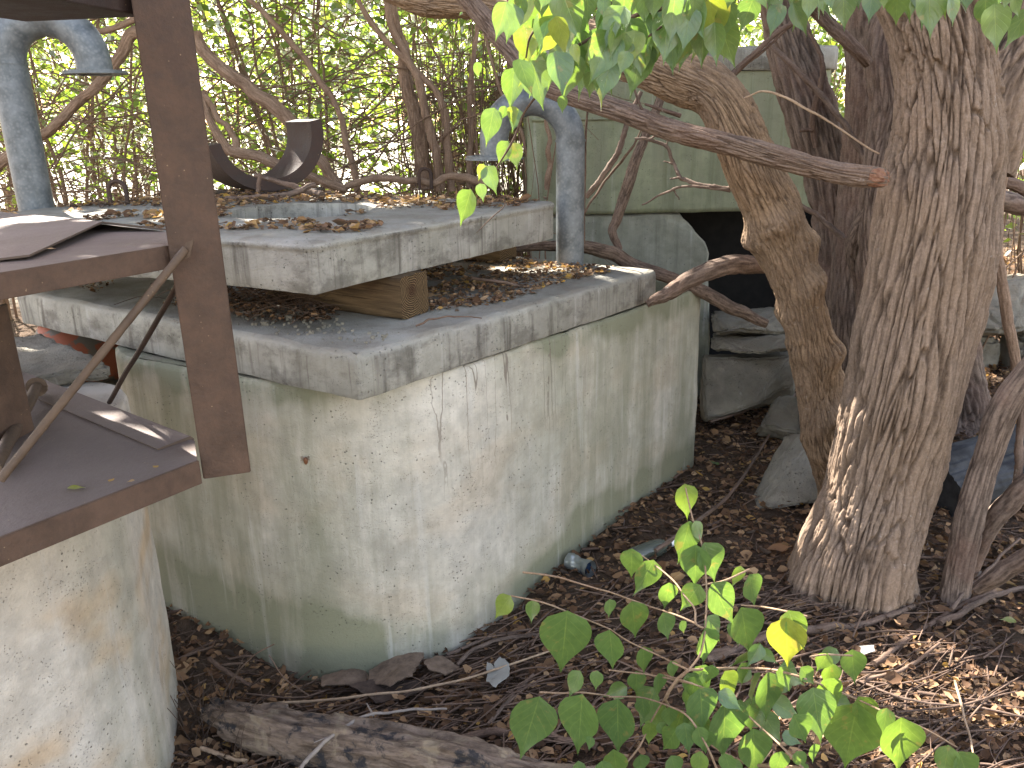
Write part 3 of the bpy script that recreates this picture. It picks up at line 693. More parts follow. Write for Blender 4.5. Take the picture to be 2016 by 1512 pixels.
# ================================================================== VAULT BEHIND
vy = 4.55
va = P(1120, 100, vy); vbz = P(1400, 418, vy)[2]; vtz = P(1400, 92, vy)[2]; xr = P(1622, 300, vy)[0]; xl = P(1128, 300, vy)[0] - .25
vt = thing('concrete_vault', 'tall green stained concrete vault with a dark gap behind the leaning tree', 'concrete vault', ((xl + xr) / 2, vy + .5, 0))
mb = MB(); o = rounded([(xl, vy), (xr, vy), (xr + .30, vy + .85), (xl, vy + .85)], [.02, .10, .05, .02], 8)
stack(mb, o, [(.02, vbz), (.004, vbz + .012), (0, vbz + .03), (0, (vbz + vtz) / 2), (0, vtz - .13), (.0, vtz - .12)], rough=.004, seed=11); part('upper_box', mb, M_vault, vt)
mb = MB(); stack(mb, inset(o, -.025), [(.01, vtz - .118), (0, vtz - .108), (0, vtz - .02), (.01, vtz - .004), (.03, vtz)], rough=.003, seed=12); part('rim', mb, M_slab, vt)
mb = MB(); zr = P(1300, 232, vy)[2]; box(mb, (xl + .03, vy - .012, zr - .006), (.75, 0, 0), (0, .03, 0), (0, .0, .014), bev=.002); part('form_line', mb, M_vault, vt)
# lower broken wall: outline traced in the wall plane
edge = [(1395, 520), (1396, 500), (1386, 478), (1375, 465), (1362, 448), (1345, 430), (1340, 424)]
ep = [P(a, b, vy + .03) for a, b in edge]; prof = [A3(xl + .02, 0, -.05), A3(ep[0][0] + .05, 0, -.05), A3(ep[0][0] + .03, 0, .4)] + [A3(q[0], 0, q[2]) for q in ep[:-1]] + [A3(ep[-1][0], 0, vbz - .006), A3(xl + .02, 0, vbz - .006)]
mb = MB(); o = np.array([(q[0], q[2]) for q in prof]); dense = []
for k in range(len(o)):
    a, b = o[k], o[(k + 1) % len(o)]; m_ = max(1, int(np.linalg.norm(b - a) / .03))
    for s in range(m_): dense.append(a + (b - a) * s / m_)
o = np.array(dense); tmp = MB(); stack(tmp, o, [(.008, -.10), (0, -.09), (0, -.01), (.01, 0)], rough=.008, seed=3)
V = np.concatenate(tmp.v); V2 = np.column_stack([V[:, 0], vy + .03 - V[:, 2], V[:, 1]]); k = 0
for v_, f_ in zip(tmp.v, tmp.f): mb.add(V2[k:k + len(v_)], (f_ - k)[:, ::-1][:, ::-1]); k += len(v_)
part('broken_wall', mb, M_vaultlow, vt)
mb = MB(); box(mb, (xl + .02, vy + .8, 0), (xr - xl + .4, 0, 0), (0, .05, 0), (0, 0, vbz - .003)); box(mb, (xr + .33, vy + .35, 0), (.05, 0, 0), (0, .44, 0), (0, 0, vbz - .003)); box(mb, (xl + .02, vy + .14, 0), (.05, 0, 0), (0, .65, 0), (0, 0, vbz - .003)); box(mb, (xl + .08, vy + .15, .0), (xr - xl + .25, 0, 0), (0, .64, 0), (0, 0, .09)); part('inner_wall', mb, M_void, vt, smooth=False)  # walls and floor coloured black so the gap stays dark
# metal post above the vault rim
mb = MB(); q = P(1352, 60, vy + .9); tube(mb, [(q[0], q[1], 0), (q[0], q[1], 2.6)], .02, 10, 4); solo('fence_post', mb, M_galv, 'slim grey metal post rising behind the green vault', 'post')

# ================================================================== RUBBLE
def rock(pts, seed=0, rough=.02, name='rubble_stone', label='', cat='stone', m=None, n=3):
    """convex block hulled from its corners, then roughened"""
    b = bmesh.new(); [b.verts.new(p) for p in pts]
    r = bmesh.ops.convex_hull(b, input=b.verts[:]); bmesh.ops.delete(b, geom=[x for x in b.verts if not x.link_faces], context='VERTS')
    bmesh.ops.bevel(b, geom=b.edges[:], offset=rough * .7, segments=2, affect='EDGES')
    bmesh.ops.triangulate(b, faces=b.faces[:])
    for _ in range(7):
        le = [e for e in b.edges if e.calc_length() > .022]
        if not le: break
        bmesh.ops.subdivide_edges(b, edges=le, cuts=1); bmesh.ops.triangulate(b, faces=b.faces[:])
    b.verts.index_update(); V = np.array([v.co[:] for v in b.verts]); Fc = np.array([[v.index for v in f.verts] for f in b.faces]); b.free()
    q = V * 7 + seed * 5; V = V + np.column_stack([fbm(q, 4, 1), fbm(q, 4, 2), fbm(q, 4, 3)]) * rough + np.column_stack([fbm(q * 4.3, 3, 5), fbm(q * 4.3, 3, 6), fbm(q * 4.3, 3, 7)]) * min(.014, rough * .7)
    mb = MB(); mb.add(V, Fc); return solo(name, mb, m or M_stone, label, cat)
def slabpts(quad, th): return [tuple(q) for q in quad] + [tuple(A3(*q) - A3(*th)) for q in quad]
# leaning stone slab by the leaning tree
rock(slabpts([G(1492, 1004, .0), P(1500, 985, 3.15), P(1562, 855, 3.35), P(1612, 850, 3.30), P(1640, 985, 3.1)], (.02, -.07, .03)), 1, .012, 'stone_slab', 'pale stone slab leaning against the foot of the leaning tree', 'stone slab')
rock(slabpts([P(1500, 835, 3.75), P(1540, 775, 3.95), P(1590, 785, 3.9), P(1580, 850, 3.65)], (0, -.1, .1)), 2, .02, 'rubble_stone', 'small grey stone between the block and the leaning tree', 'stone')
rock([tuple(P(1385, 830, 4.0)), tuple(P(1385, 705, 4.15)), tuple(P(1560, 700, 4.1)), tuple(P(1480, 800, 3.95)), tuple(P(1560, 760, 4.1)), tuple(P(1385, 700, 4.6)), tuple(P(1580, 690, 4.6)), tuple(G(1385, 840, 0) + A3(0, .1, 0)), tuple(G(1440, 830, 0) + A3(0, .3, 0)), tuple(P(1560, 790, 4.5))], 3, .012, 'concrete_block', 'grey square edged concrete block on the ground beside the end of the big tank', 'concrete block', n=2)
rock([tuple(P(*a)) for a in [(1400, 692, 4.15), (1405, 665, 4.2), (1555, 660, 4.1), (1560, 690, 4.05), (1400, 655, 4.6), (1560, 650, 4.6), (1500, 697, 4.0)]], 4, .018, 'rubble_stone', 'flat stone lying on top of the square edged block', 'stone')
rock([tuple(P(*a)) for a in [(1400, 660, 4.25), (1402, 622, 4.35), (1480, 608, 4.4), (1556, 612, 4.25), (1565, 655, 4.2), (1420, 655, 4.1), (1400, 615, 4.8), (1560, 605, 4.8)]], 5, .022, 'rubble_stone', 'rough stone at the mouth of the dark gap, topmost of its pile', 'stone')
rock([tuple(P(*a)) for a in [(1905, 650, 4.6), (1900, 560, 4.75), (2040, 545, 4.7), (2060, 640, 4.5), (1980, 655, 4.4), (1905, 550, 5.4), (2090, 540, 5.4), (2060, 660, 5.2), (1910, 660, 5.2)]], 6, .03, 'rock_slab', 'broad pale rock slab lying behind the big tree at the right edge', 'rock')
for ax_, ay_, az_ in ((1915, 690, 4.9), (2030, 690, 4.8)):
    rock([tuple(P(ax_, ay_, az_) + A3(a, b, c)) for a in (-.12, .12) for b in (-.1, .15) for c in (-.2, .1)], ax_, .03, 'rubble_stone', 'dark stone propping the %s end of the pale rock slab' % ('left' if ax_ < 2000 else 'right'), 'stone', M_stone)

rock([(x, y, z) for z in (.872, .915) for x, y in ((-1.20, 2.33), (-1.32, 2.46), (-1.62, 2.72), (-1.95, 2.55), (-1.85, 2.30), (-1.45, 2.16))], 9, .012, 'concrete_fragment', 'broken flat concrete piece lying over the rear rim of the left tank', 'concrete piece', M_stone)
# ================================================================== TREES
def bark_shape(cell, amp, lump=0, k=0, lenf=1., warp=.35, knots=(), edge=.34):
    def f(bk, TH, SS, RR):
        q = bk * A3(1, 1, lenf) / cell
        q = q + warp * np.column_stack([vnoise(q * .45, k), vnoise(q * .45, k + 1), vnoise(q * .3, k + 2)]) * 2
        f1, f2 = worley(q, k); r = sstep(.02, edge, f2 - f1)
        f1b, f2b = worley(q * 2.3 + 9, k + 5); r2 = sstep(.02, .3, f2b - f1b)
        fine = fbm(bk / cell * 3.2, 3, k)
        hgt = r * .68 + r2 * .22 + fine * .22
        off = amp * (hgt - .75)
        if lump: off = off + lump * fbm(np.column_stack([np.cos(TH) * .9, np.sin(TH) * .9, SS * 3.2]) + k, 3, k)
        for (s0, th0, hs, ht, hh) in knots:
            dth = (TH - th0 + np.pi) % (2 * np.pi) - np.pi
            e = np.exp(-((SS - s0) / hs) ** 2 - (dth / ht) ** 2)
            off = off + hh * e
        return off, np.clip(hgt, 0, 1)
    return f
def px_path(l): return [P(a, b, c) for a, b, c in l]
def wrad(l, ws): return [w_ / 2 / 1600 * depth(p) for p, w_ in zip(l, ws)]

# --- big furrowed trunk
bp = [A3(1.18, 2.50, -.16), A3(1.195, 2.515, .06)] + px_path([(1722, 985, 2.56), (1746, 880, 2.57), (1778, 760, 2.57), (1812, 600, 2.58), (1845, 430, 2.60), (1862, 300, 2.62), (1866, 200, 2.62), (1858, 90, 2.62), (1835, -40, 2.60), (1800, -250, 2.5), (1700, -700, 2.3)])
br = [.225, .205, .182, .178, .186, .191, .188, .180, .165, .150, .138, .12, .08]
big = thing('furrowed_tree', 'big tree with deeply furrowed brown bark forking near the top at the right', 'tree', (bp[1][0], bp[1][1], 0))
def big_shape():
    base = bark_shape(.024, .019, .035, 3, .40, .62, edge=.19)
    def f(bk, TH, SS, RR):
        off, h = base(bk, TH, SS, RR)
        fl = np.exp(-SS / .13) * (.05 * (np.abs(np.cos(TH * 2.5 + .6)) ** 2) + .02 * vnoise(np.column_stack([np.cos(TH) * 3, np.sin(TH) * 3, SS * 4])))
        return off + fl, h
    return f
tr = MB(); tube(tr, bp, br, 380, 1150, shape=big_shape(), zs=.20, seed=1, caps=False)
f1 = px_path([(1850, 330, 2.62), (1845, 180, 2.62), (1835, 60, 2.60), (1815, -100, 2.58), (1790, -300, 2.5), (1700, -700, 2.3)])
f2 = px_path([(1905, 330, 2.63), (1965, 170, 2.64), (2035, 40, 2.66), (2120, -120, 2.7), (2250, -400, 2.8)])
tube(tr, f2, [.13, .118, .11, .11, .08], 200, 360, shape=bark_shape(.022, .015, .02, 23, .62), zs=.20, seed=3)
part('trunk', tr, M_bark, big)

# --- leaning tan trunk with burls
lp = [A3(*G(1650, 1010, 0)[:2], -.05)] + px_path([(1640, 935, 3.05), (1616, 850, 3.03), (1606, 740, 3.02), (1588, 630, 3.0), (1556, 520, 2.98), (1524, 420, 2.96), (1480, 330, 2.94), (1448, 255, 2.93), (1405, 185, 2.95), (1330, 150, 3.0), (1240, 115, 3.08), (1130, 70, 3.2), (1040, 35, 3.3), (940, 15, 3.4), (820, 0, 3.5), (640, -60, 3.6)])
lw = [88, 88, 92, 112, 118, 112, 122, 124, 118, 112, 118, 112, 84, 66, 56, 50, 40]
lr = wrad(lp, [w_ * .80 for w_ in lw])
lt_ = thing('leaning_tree', 'leaning tan tree with knobbly burls bending left over the concrete tank', 'tree', (lp[0][0], lp[0][1], 0))
rs = random.Random(4); kn = [(rs.uniform(.1, 1.5), rs.uniform(0, 6.3), rs.uniform(.02, .05), rs.uniform(.3, .6), rs.uniform(.008, .02)) for _ in range(16)] + [(s0, th_, .05, .9, .034) for s0, th_ in ((.55, 4.4), (.78, 4.6), (.98, 1.2), (1.08, 4.3), (1.22, 5.0), (1.30, 1.6), (1.36, 3.3))] + [(.52, 3.9, .028, .5, .02), (.66, 4.9, .03, .4, .018)]
tr = MB(); tube(tr, lp, lr, 240, 900, shape=bark_shape(.0105, .0095, .036, 31, .42, .8, kn, edge=.22), zs=.20, seed=4)
part('trunk', tr, M_bark2, lt_)

# --- trunks behind
def dark_tree(name, label, path, ws, seed, m, cell=.02, amp=.010, seg=130, n=360, lump=.012, cat='tree'):
    p = px_path(path); r = wrad(p, ws); t = thing(name, label, cat, (p[0][0], p[0][1], max(0, p[0][2])))
    mb = MB(); tube(mb, p, r, seg, n, shape=bark_shape(cell, amp, lump, seed, .7, .3), zs=.13, seed=seed); part('trunk', mb, m, t); return t
def gp(px, py, Y): return (px, py, Y)
T3 = dark_tree('shaggy_tree', 'dark shaggy trunk leaning left in front of the vault, nearest the leaning tree', [(1662, 850, 3.85), (1655, 640, 3.85), (1648, 480, 3.85), (1632, 370, 3.85), (1600, 240, 3.85), (1560, 110, 3.85), (1530, -10, 3.85), (1490, -180, 3.85)], [95, 88, 82, 88, 98, 88, 74, 60], 41, M_bark3, .022, .018)
T4 = dark_tree('ribbed_tree', 'straight trunk with fine vertical ribs between the shaggy and the furrowed trunk', [(1668, 860, 3.6), (1672, 640, 3.6), (1685, 470, 3.6), (1703, 300, 3.6), (1712, 150, 3.6), (1708, 0, 3.6), (1700, -200, 3.6)], [86, 80, 86, 92, 96, 98, 90], 51, M_bark3, .014, .011)
T5 = dark_tree('twisted_tree', 'narrow twisted trunk just left of the big furrowed tree', [(1735, 860, 3.3), (1722, 640, 3.3), (1716, 480, 3.3), (1728, 330, 3.3), (1752, 210, 3.3), (1748, 90, 3.3), (1790, -40, 3.3), (1800, -200, 3.3)], [74, 62, 58, 56, 72, 78, 74, 60], 61, M_bark3, .016, .011, lump=.018)
# V shaped pair of stems
p = px_path([(1700, 640, 3.45), (1695, 560, 3.4), (1678, 485, 3.35), (1705, 420, 3.3), (1748, 360, 3.25), (1790, 290, 3.2)])
q_ = px_path([(1690, 500, 3.36), (1718, 455, 3.3), (1745, 385, 3.22), (1790, 330, 3.15)])
mb = MB(); tube(mb, p, [.026, .03, .033, .027, .025, .02], 60, 200, shape=bark_shape(.012, .005, .008, 71), zs=.14); tube(mb, q_, [.026, .02, .018, .014], 50, 120, shape=bark_shape(.012, .004, .008, 72), zs=.14)
t = thing('forked_sapling', 'forked woody stem crossing the ribbed trunk beside the furrowed tree', 'tree stem', p[0]); part('stem', mb, M_bark3, t)

# stump flare behind the big tree
mb = MB(); b = G(1890, 830, 0); tube(mb, [A3(*b[:2], -.05), A3(*b[:2], .12) + A3(-.01, 0, 0), A3(*P(1868, 640, 3.9)), A3(*P(1850, 450, 3.9)), A3(*P(1850, 200, 3.9)), A3(*P(1845, -100, 3.9))], [.25, .15, .11, .10, .09, .08], 150, 330, shape=bark_shape(.022, .015, .05, 81), zs=.15, seed=8)
t = thing('flared_tree', 'tree with a flared root base hidden behind the big furrowed trunk', 'tree', (b[0], b[1], 0)); part('trunk', mb, M_bark3, t)

# --- slanting limb crossing in front
lm = px_path([(900, -30, 3.0), (958, 40, 2.95), (1010, 98, 2.88), (1062, 160, 2.80), (1130, 190, 2.72), (1230, 222, 2.64), (1330, 258, 2.56), (1440, 285, 2.50), (1540, 312, 2.46), (1640, 338, 2.43), (1690, 345, 2.42), (1738, 350, 2.44)])
mb = MB(); tube(mb, lm, wrad(lm, [34, 38, 40, 40, 40, 42, 44, 42, 42, 38, 40, 34]), 120, 620, shape=bark_shape(.010, .0065, .009, 91, .5, .5, edge=.22), zs=.13, seed=9)
t = thing('fallen_limb', 'long slanting limb with a broken orange end wedged against the furrowed tree', 'limb', lm[-1]); part('limb', mb, M_limb, t)
mb = MB(); e_ = px_path([(1700, 347, 2.418), (1722, 349, 2.43), (1742, 352, 2.44)]); tube(mb, e_, wrad(e_, [38, 40, 30]), 60, 30, shape=bark_shape(.009, .008, .004, 95, .6), zs=.2); part('broken_end', mb, M_brokenwood, t)
for l, w_ in ([(1310, 250, 2.58), (1270, 225, 2.6), (1245, 165, 2.62)], .006), ([(1340, 228, 2.57), (1300, 215, 2.57), (1270, 205, 2.6)], .007), ([(1180, 205, 2.68), (1190, 150, 2.7)], .004):
    mb = MB(); tube(mb, px_path(l), [w_, w_ * .8, w_ * .5][:len(l)], 8, 10); part('side_twig', mb, M_twig, t)


def branch(name, label, cat, paths, m=M_limb, seed=1, seg=14, cell=None, jit=.004, group=None):
    """paths: list of (pixel path, [widths px])"""
    mb = MB(); first = None
    for i, (l, ws) in enumerate(paths):
        p = px_path(l); r = wrad(p, ws) if len(ws) == len(l) else wrad(p, list(np.interp(np.linspace(0, 1, len(l)), [0, 1], ws)))
        if first is None: first = p[0]
        big_ = cell and i == 0
        tube(mb, p, r, 40 if big_ else seg, len(l) * (40 if big_ else 10), shape=bark_shape(cell, cell * .4, cell * .8, seed + i, .6) if big_ else (lambda bk, TH, SS, RR: (RR * .25 * vnoise(bk / RR[:, None] * 1.2), .5 + .5 * vnoise(bk * 200))), jit=jit, seed=seed + i, zs=.14)
    o = solo(name, mb, m, label, cat, loc=first, group=group); return o
branch('dead_branch', 'thick dead branch with a frayed tip resting on the rim of the big tank', 'branch', [([(1545, 520, 3.3), (1500, 520, 3.25), (1450, 520, 3.2), (1400, 530, 3.15), (1350, 555, 3.12), (1310, 580, 3.1), (1275, 598, 3.1)], [34, 36, 40, 38, 34, 26, 12])], M_limb, 101, cell=.010)
branch('dead_branch', 'dark branch running from under the upper lid over the tank to the stone pile', 'branch', [([(1000, 492, 3.75), (1060, 485, 3.7), (1130, 484, 3.65), (1200, 497, 3.6), (1250, 525, 3.55), (1310, 545, 3.5), (1380, 575, 3.5), (1440, 605, 3.5), (1510, 638, 3.5)], [14, 18, 22, 28, 28, 26, 28, 28, 18])], M_limb, 111, cell=.009)
branch('climbing_vine', 'bent upright stem with an elbow in front of the green vault wall', 'stem', [([(1218, 492, 3.9), (1207, 455, 3.9), (1215, 430, 3.9), (1240, 350, 3.88), (1270, 270, 3.86), (1300, 190, 3.84), (1330, 120, 3.8)], [16, 18, 20, 22, 20, 18, 14])], M_bark3, 121, cell=.007)
branch('climbing_vine', 'thin curving stem hugging the right vent pipe and reaching up to the limb', 'stem', [([(1154, 388, 3.6), (1180, 355, 3.6), (1215, 300, 3.6), (1235, 240, 3.6), (1262, 180, 3.6)], [10, 12, 12, 10, 8])], M_bark3, 122)
branch('climbing_vine', 'very thin black stem just right of the right vent pipe', 'stem', [([(1150, 420, 3.55), (1200, 345, 3.55), (1245, 290, 3.5), (1262, 255, 3.5)], [4, 5, 5, 3]), ([(1149, 480, 3.5), (1152, 300, 3.5), (1160, 200, 3.5)], [5, 5, 4])], M_twig, 123)
branch('dead_twig', 'forked leafless twig spread across the green vault wall by the leaning tree', 'twig', [([(1445, 373, 2.98), (1390, 365, 3.0), (1345, 352, 3.05), (1325, 320, 3.1), (1312, 290, 3.1), (1275, 275, 3.1), (1250, 273, 3.1)], [10, 9, 8, 7, 7, 6, 4]), ([(1440, 375, 2.98), (1370, 368, 3.0), (1320, 375, 3.05), (1265, 402, 3.1)], [7, 5, 5, 3]), ([(1275, 275, 3.1), (1310, 258, 3.1)], [5, 3]), ([(1345, 352, 3.05), (1318, 350, 3.05)], [5, 3]), ([(1330, 325, 3.1), (1305, 318, 3.1)], [4, 2]), ([(1312, 290, 3.1), (1316, 275, 3.1)], [4, 2]), ([(1325, 372, 3.05), (1338, 395, 3.05)], [4, 2])], M_limb, 124)
branch('bare_branch', 'bare forked branch rising to the right above the leaning tree', 'branch', [([(1425, 165, 3.1), (1480, 110, 3.1), (1540, 60, 3.1), (1640, -10, 3.1)], [12, 11, 10, 8]), ([(1430, 160, 3.12), (1500, 100, 3.12), (1570, 40, 3.14)], [7, 6, 4])], M_twig, 125)
branch('bare_branch', 'brown branch sloping down between the shaggy and ribbed trunks', 'branch', [([(1510, 80, 3.5), (1560, 130, 3.45), (1640, 215, 3.4), (1690, 290, 3.35), (1715, 340, 3.3)], [10, 11, 12, 12, 12])], M_limb, 126)
branch('bare_branch', 'stout broken branch slanting down from the top right leaves to the twisted trunk', 'branch', [([(1598, 15, 3.15), (1640, 55, 3.15), (1690, 105, 3.15), (1708, 125, 3.18)], [26, 26, 24, 20])], M_limb, 127, cell=.009)
branch('dry_grass', 'long pale dry grass stem arching from the leaning tree to the furrowed tree', 'grass stem', [([(1465, 192, 2.85), (1505, 181, 2.8), (1560, 200, 2.75), (1640, 245, 2.7), (1730, 303, 2.65)], [3, 4, 5, 4, 3])], M_dry, 128)
branch('bare_branch', 'short branch from the dark gap up to the forked stem', 'branch', [([(1560, 395, 3.5), (1610, 425, 3.45), (1660, 470, 3.4)], [9, 10, 12])], M_limb, 129)
branch('climbing_vine', 'dark vine climbing the shaggy trunk', 'stem', [([(1605, 290, 3.7), (1600, 230, 3.7), (1615, 170, 3.68), (1618, 110, 3.7), (1590, 60, 3.75)], [9, 12, 12, 9, 6]), ([(1600, 255, 3.7), (1575, 258, 3.7)], [8, 6])], M_twig, 130)

# right foreground stems
t = thing('slender_tree', 'slender brown tree stem leaning right at the right edge in front of the dark log', 'tree', (*G(1880, 1180, 0)[:2], 0))
p = [A3(*G(1878, 1185, 0)[:2], -.03)] + px_path([(1888, 1120, 2.42), (1912, 1010, 2.40), (1945, 900, 2.38), (1985, 790, 2.34), (2060, 690, 2.3), (2150, 560, 2.25), (2300, 300, 2.1)])
mb = MB(); tube(mb, p, wrad(p, [60, 52, 50, 52, 56, 56, 52, 40]), 90, 460, shape=bark_shape(.012, .0045, .012, 141, .6), zs=.13); part('trunk', mb, M_bark3, t)
branch('slender_tree', 'pale forked sapling stem leaning out of the right edge behind the slender tree', 'tree', [([(1895, 1150, 2.55), (1925, 1085, 2.5), (1960, 1020, 2.45), (2010, 965, 2.4), (2080, 900, 2.35)], [34, 36, 38, 38, 36]), ([(1995, 985, 2.42), (2005, 920, 2.42), (2012, 820, 2.42), (2030, 700, 2.4)], [18, 16, 14, 12])], M_bark3, 142, cell=.009)
branch('fallen_limb', 'short thick limb poking in from the right edge above the litter', 'limb', [([(1925, 1160, 2.3), (1970, 1130, 2.25), (2030, 1095, 2.2), (2120, 1050, 2.1)], [26, 34, 36, 36])], M_limb, 143, cell=.010)
branch('slender_tree', 'thin grey upright stem right of the furrowed tree', 'tree', [([(2003, 800, 3.0), (1998, 700, 3.0), (1978, 600, 3.0), (1966, 480, 3.0), (1972, 380, 3.0), (2000, 250, 3.0), (2020, 60, 3.0), (2030, -100, 3)], [16, 20, 22, 20, 16, 16, 16, 14])], M_stem, 144, cell=.008)
branch('fallen_limb', 'dark horizontal limb behind the right edge of the furrowed tree', 'limb', [([(1930, 385, 3.6), (1970, 395, 3.6), (2020, 405, 3.6), (2120, 400, 3.6)], [44, 40, 36, 34])], M_bark3, 145, cell=.012)
branch('bare_branch', 'curved branch leaving the furrowed tree above the dark horizontal limb', 'branch', [([(1930, 330, 3.4), (1975, 355, 3.4), (2040, 385, 3.4)], [14, 22, 26])], M_limb, 146, cell=.010)

# dark weathered beam-like log
la = P(1838, 985, 3.05); lb = P(2200, 800, 3.3)
mb = MB(); p = [A3(la[0], la[1], .10), A3((la[0] + lb[0]) / 2, (la[1] + lb[1]) / 2, .16), A3(lb[0], lb[1], .26)]
def wlog(bk, TH, SS, RR):
    q = np.column_stack([np.cos(TH) * 9, np.sin(TH) * 9, SS * 1.6]); f = fbm(q * 2, 4, 3)
    return .018 * f + RR * .12 * np.cos(TH * 4 + .5), .5 + f
tube(mb, p, [.14, .15, .16], 140, 220, shape=wlog, zs=.1)
solo('weathered_log', mb, M_black, 'charcoal grey weathered log lying behind the furrowed tree at the right', 'log')

# foreground log
fp = [G(415, 1395, .05), G(480, 1420, .06), G(600, 1448, .065), G(760, 1476, .065), G(900, 1500, .06), G(1050, 1535, .04), G(1200, 1560, .04), G(1340, 1590, .03)]
g = NG('peeling_log'); b = g.attr('bk').outputs['Vector']; n1 = g.noise(g.pos, 7, 6, .65, .6); n2 = g.noise(g.scale(b, (1, 1, .5)), 60, 6, .7); n3 = g.noise(g.pos, 26, 5, .7)
c = g.mix(g.rng(n2, .3, .7), (.07, .05, .036), (.24, .18, .135))
c = g.mix(g.rng(n1, .55, .62, 0., .8), c, (.24, .19, .13)); c = g.mix(g.rng(g.math('ADD', g.math('MULTIPLY', n1, .6), g.math('MULTIPLY', n3, .4)), .47, .40), c, (.035, .033, .034))
M_flog = g.bsdf(c, .85, g.bump(g.math('ADD', n2, n3), .9, .008), spec=.2)
def flog(bk, TH, SS, RR):
    q = bk * A3(1, 1, 1) / .04; f1_, f2_ = worley(q * A3(1, 1, 1.0), 5); f = fbm(np.column_stack([np.cos(TH) * 2, np.sin(TH) * 2, SS * 5]), 4, 3)
    gro = sstep(.05, .3, f2_ - f1_); pl_ = sstep(.0, .06, fbm(np.column_stack([np.cos(TH) * 1.2, np.sin(TH) * 1.2, SS * 3.5]) + 5, 3, 8))
    return .016 * f + .006 * gro + .012 * pl_, gro
mb = MB(); tube(mb, fp, [.03, .05, .058, .06, .056, .05, .05, .045], 170, 620, shape=flog, zs=.3); solo('fallen_log', mb, M_flog, 'patchy fallen log with peeled bark lying along the bottom in front of the tank', 'log')

# ================================================================== BROADLEAF HELPERS
def leaf_template(nr=7, w_=.31, fold=.22, droop=.25, curl=0.):
    nr = max(nr, 13); t = np.linspace(0, 1, nr); prof = (np.sin(np.pi * t ** .56) ** .9 * (1 - .72 * sstep(.48, .95, t)) + .02 * (1 - t)) * w_ * .86
    V = []; UV = []
    for i, x in enumerate(t):
        for u_ in (-1, -.5, 0, .5, 1):
            zz = -droop * x * x + fold * abs(u_) * prof[i] * (1 + .0) + curl * u_ * prof[i] * x
            V.append((u_ * prof[i], x, zz + .02 * math.sin(9 * x) * abs(u_))); UV.append((u_, x, 0))
    i = np.arange(nr - 1)[:, None] * 5; j = np.arange(4)[None, :]
    return np.array(V), np.array(UV), np.stack([i + j, i + j + 1, i + 5 + j + 1, i + 5 + j], -1).reshape(-1, 4)
def put_leaf(mb, base, tip, nrm, hue, width=None, rs=random, nr=7):
    base, tip, nrm = A3(*base), A3(*tip), A3(*nrm); ax = tip - base; L = np.linalg.norm(ax); ax /= L
    nrm = nrm - ax * np.dot(ax, nrm); nrm /= np.linalg.norm(nrm) + 1e-9; sd = np.cross(ax, nrm)
    V, UV, Fq = leaf_template(nr, width or .30, rs.uniform(.05, .4), rs.uniform(-.06, .12), rs.uniform(-.25, .25))
    W = base + sd * V[:, :1] * L + ax * V[:, 1:2] * L + nrm * V[:, 2:] * L
    mb.add(W, Fq, UV, hue)
# ================================================================== FOREGROUND SHRUB (leaves hang from thin arching twigs)
rs = random.Random(11)
def zl(l, ox, oy, s, Yf):
    return [((ox + a / s), (oy + b / s), (ox + c / s), (oy + d / s), Yf(ox + a / s, oy + b / s), e) for a, b, c, d, e in l]
L7 = [(365,130,375,290,.8),(390,310,340,510,.35),(415,310,445,415,.4),(420,425,415,620,.2),(460,415,515,600,.2),(110,445,105,585,.45),(215,500,130,670,.5),(290,610,270,740,.3),(440,620,350,740,.6),(500,610,590,800,.25),(640,530,600,630,.7),(680,570,700,715,.3),(110,700,130,880,.35),(260,755,280,880,.3),(350,795,360,855,.3),(465,830,460,1000,.15),(640,730,680,945,.4),(870,745,940,920,.7),(860,780,865,1010,1.),(0,840,20,1010,.2),(165,920,170,1050,.3),(300,990,310,1080,.2),(560,1040,600,1185,.85),(500,1010,470,1100,.3),(770,1045,760,1270,.2),(830,1020,870,1130,.35),(930,1020,990,1100,.3),(1060,955,1010,1040,.6),(1080,1000,1060,1110,.6),(1180,935,1190,1090,.5),(990,1120,1030,1380,.3),(1040,1080,1090,1290,.7),(1205,1195,1145,1510,.6),(1210,1165,1300,1330,.8),(1420,1265,1400,1512,.6),(1350,1220,1330,1350,.4),(130,1040,130,1150,.1),(240,1050,240,1160,.1),(455,1040,450,1100,.2),(440,1120,460,1330,.15),(560,1190,560,1465,.15),(530,1140,640,1230,.2),(700,1320,710,1560,.3),(680,1200,690,1330,.2),(40,1175,40,1430,.1),(160,1175,170,1270,.1),(290,1215,290,1310,.15),(365,1290,385,1440,.1),(430,1310,450,1420,.2),(200,1290,190,1390,.75),(240,1290,270,1355,.2),(440,1430,430,1560,.6),(150,1445,155,1540,.1),(895,1250,960,1390,.3),(640,1230,600,1300,.2),(840,1430,800,1560,.4),(1650,1400,1620,1560,.5),(1700,1430,1750,1590,.5),(910,1430,950,1520,.4),(0,690,0,780,.3),(640,1000,650,1110,.3),(480,770,530,890,.2),(20,1420,40,1560,.4),(300,1450,330,1560,.2),(560,1440,600,1560,.3)]
L8 = [(1555,410,1480,515,.8),(1660,430,1650,530,.7),(1820,480,1790,770,.3),(1690,880,1605,1150,.3),(1890,870,1870,1130,.4),(1880,760,1830,880,.3),(1960,760,1950,850,.3),(1930,1065,1920,1130,.1),(1980,1180,1990,1290,.2),(1870,1180,1860,1290,.2)]
Yl = lambda x, y: 1.62 - .30 * (y - 950) / 560 + .06 * math.sin(x * .031)
leaves = zl(L7, 1200, 900, 2.47, Yl) + zl(L8, 350, 1000, 2.372, Yl)
sb = thing('leafy_shrub', 'low shrub with bright green pointed leaves on thin arching twigs in the right foreground', 'shrub', (*G(1370, 1440, 0)[:2], 0))
mb = MB(); view = -ray(CX, CY)
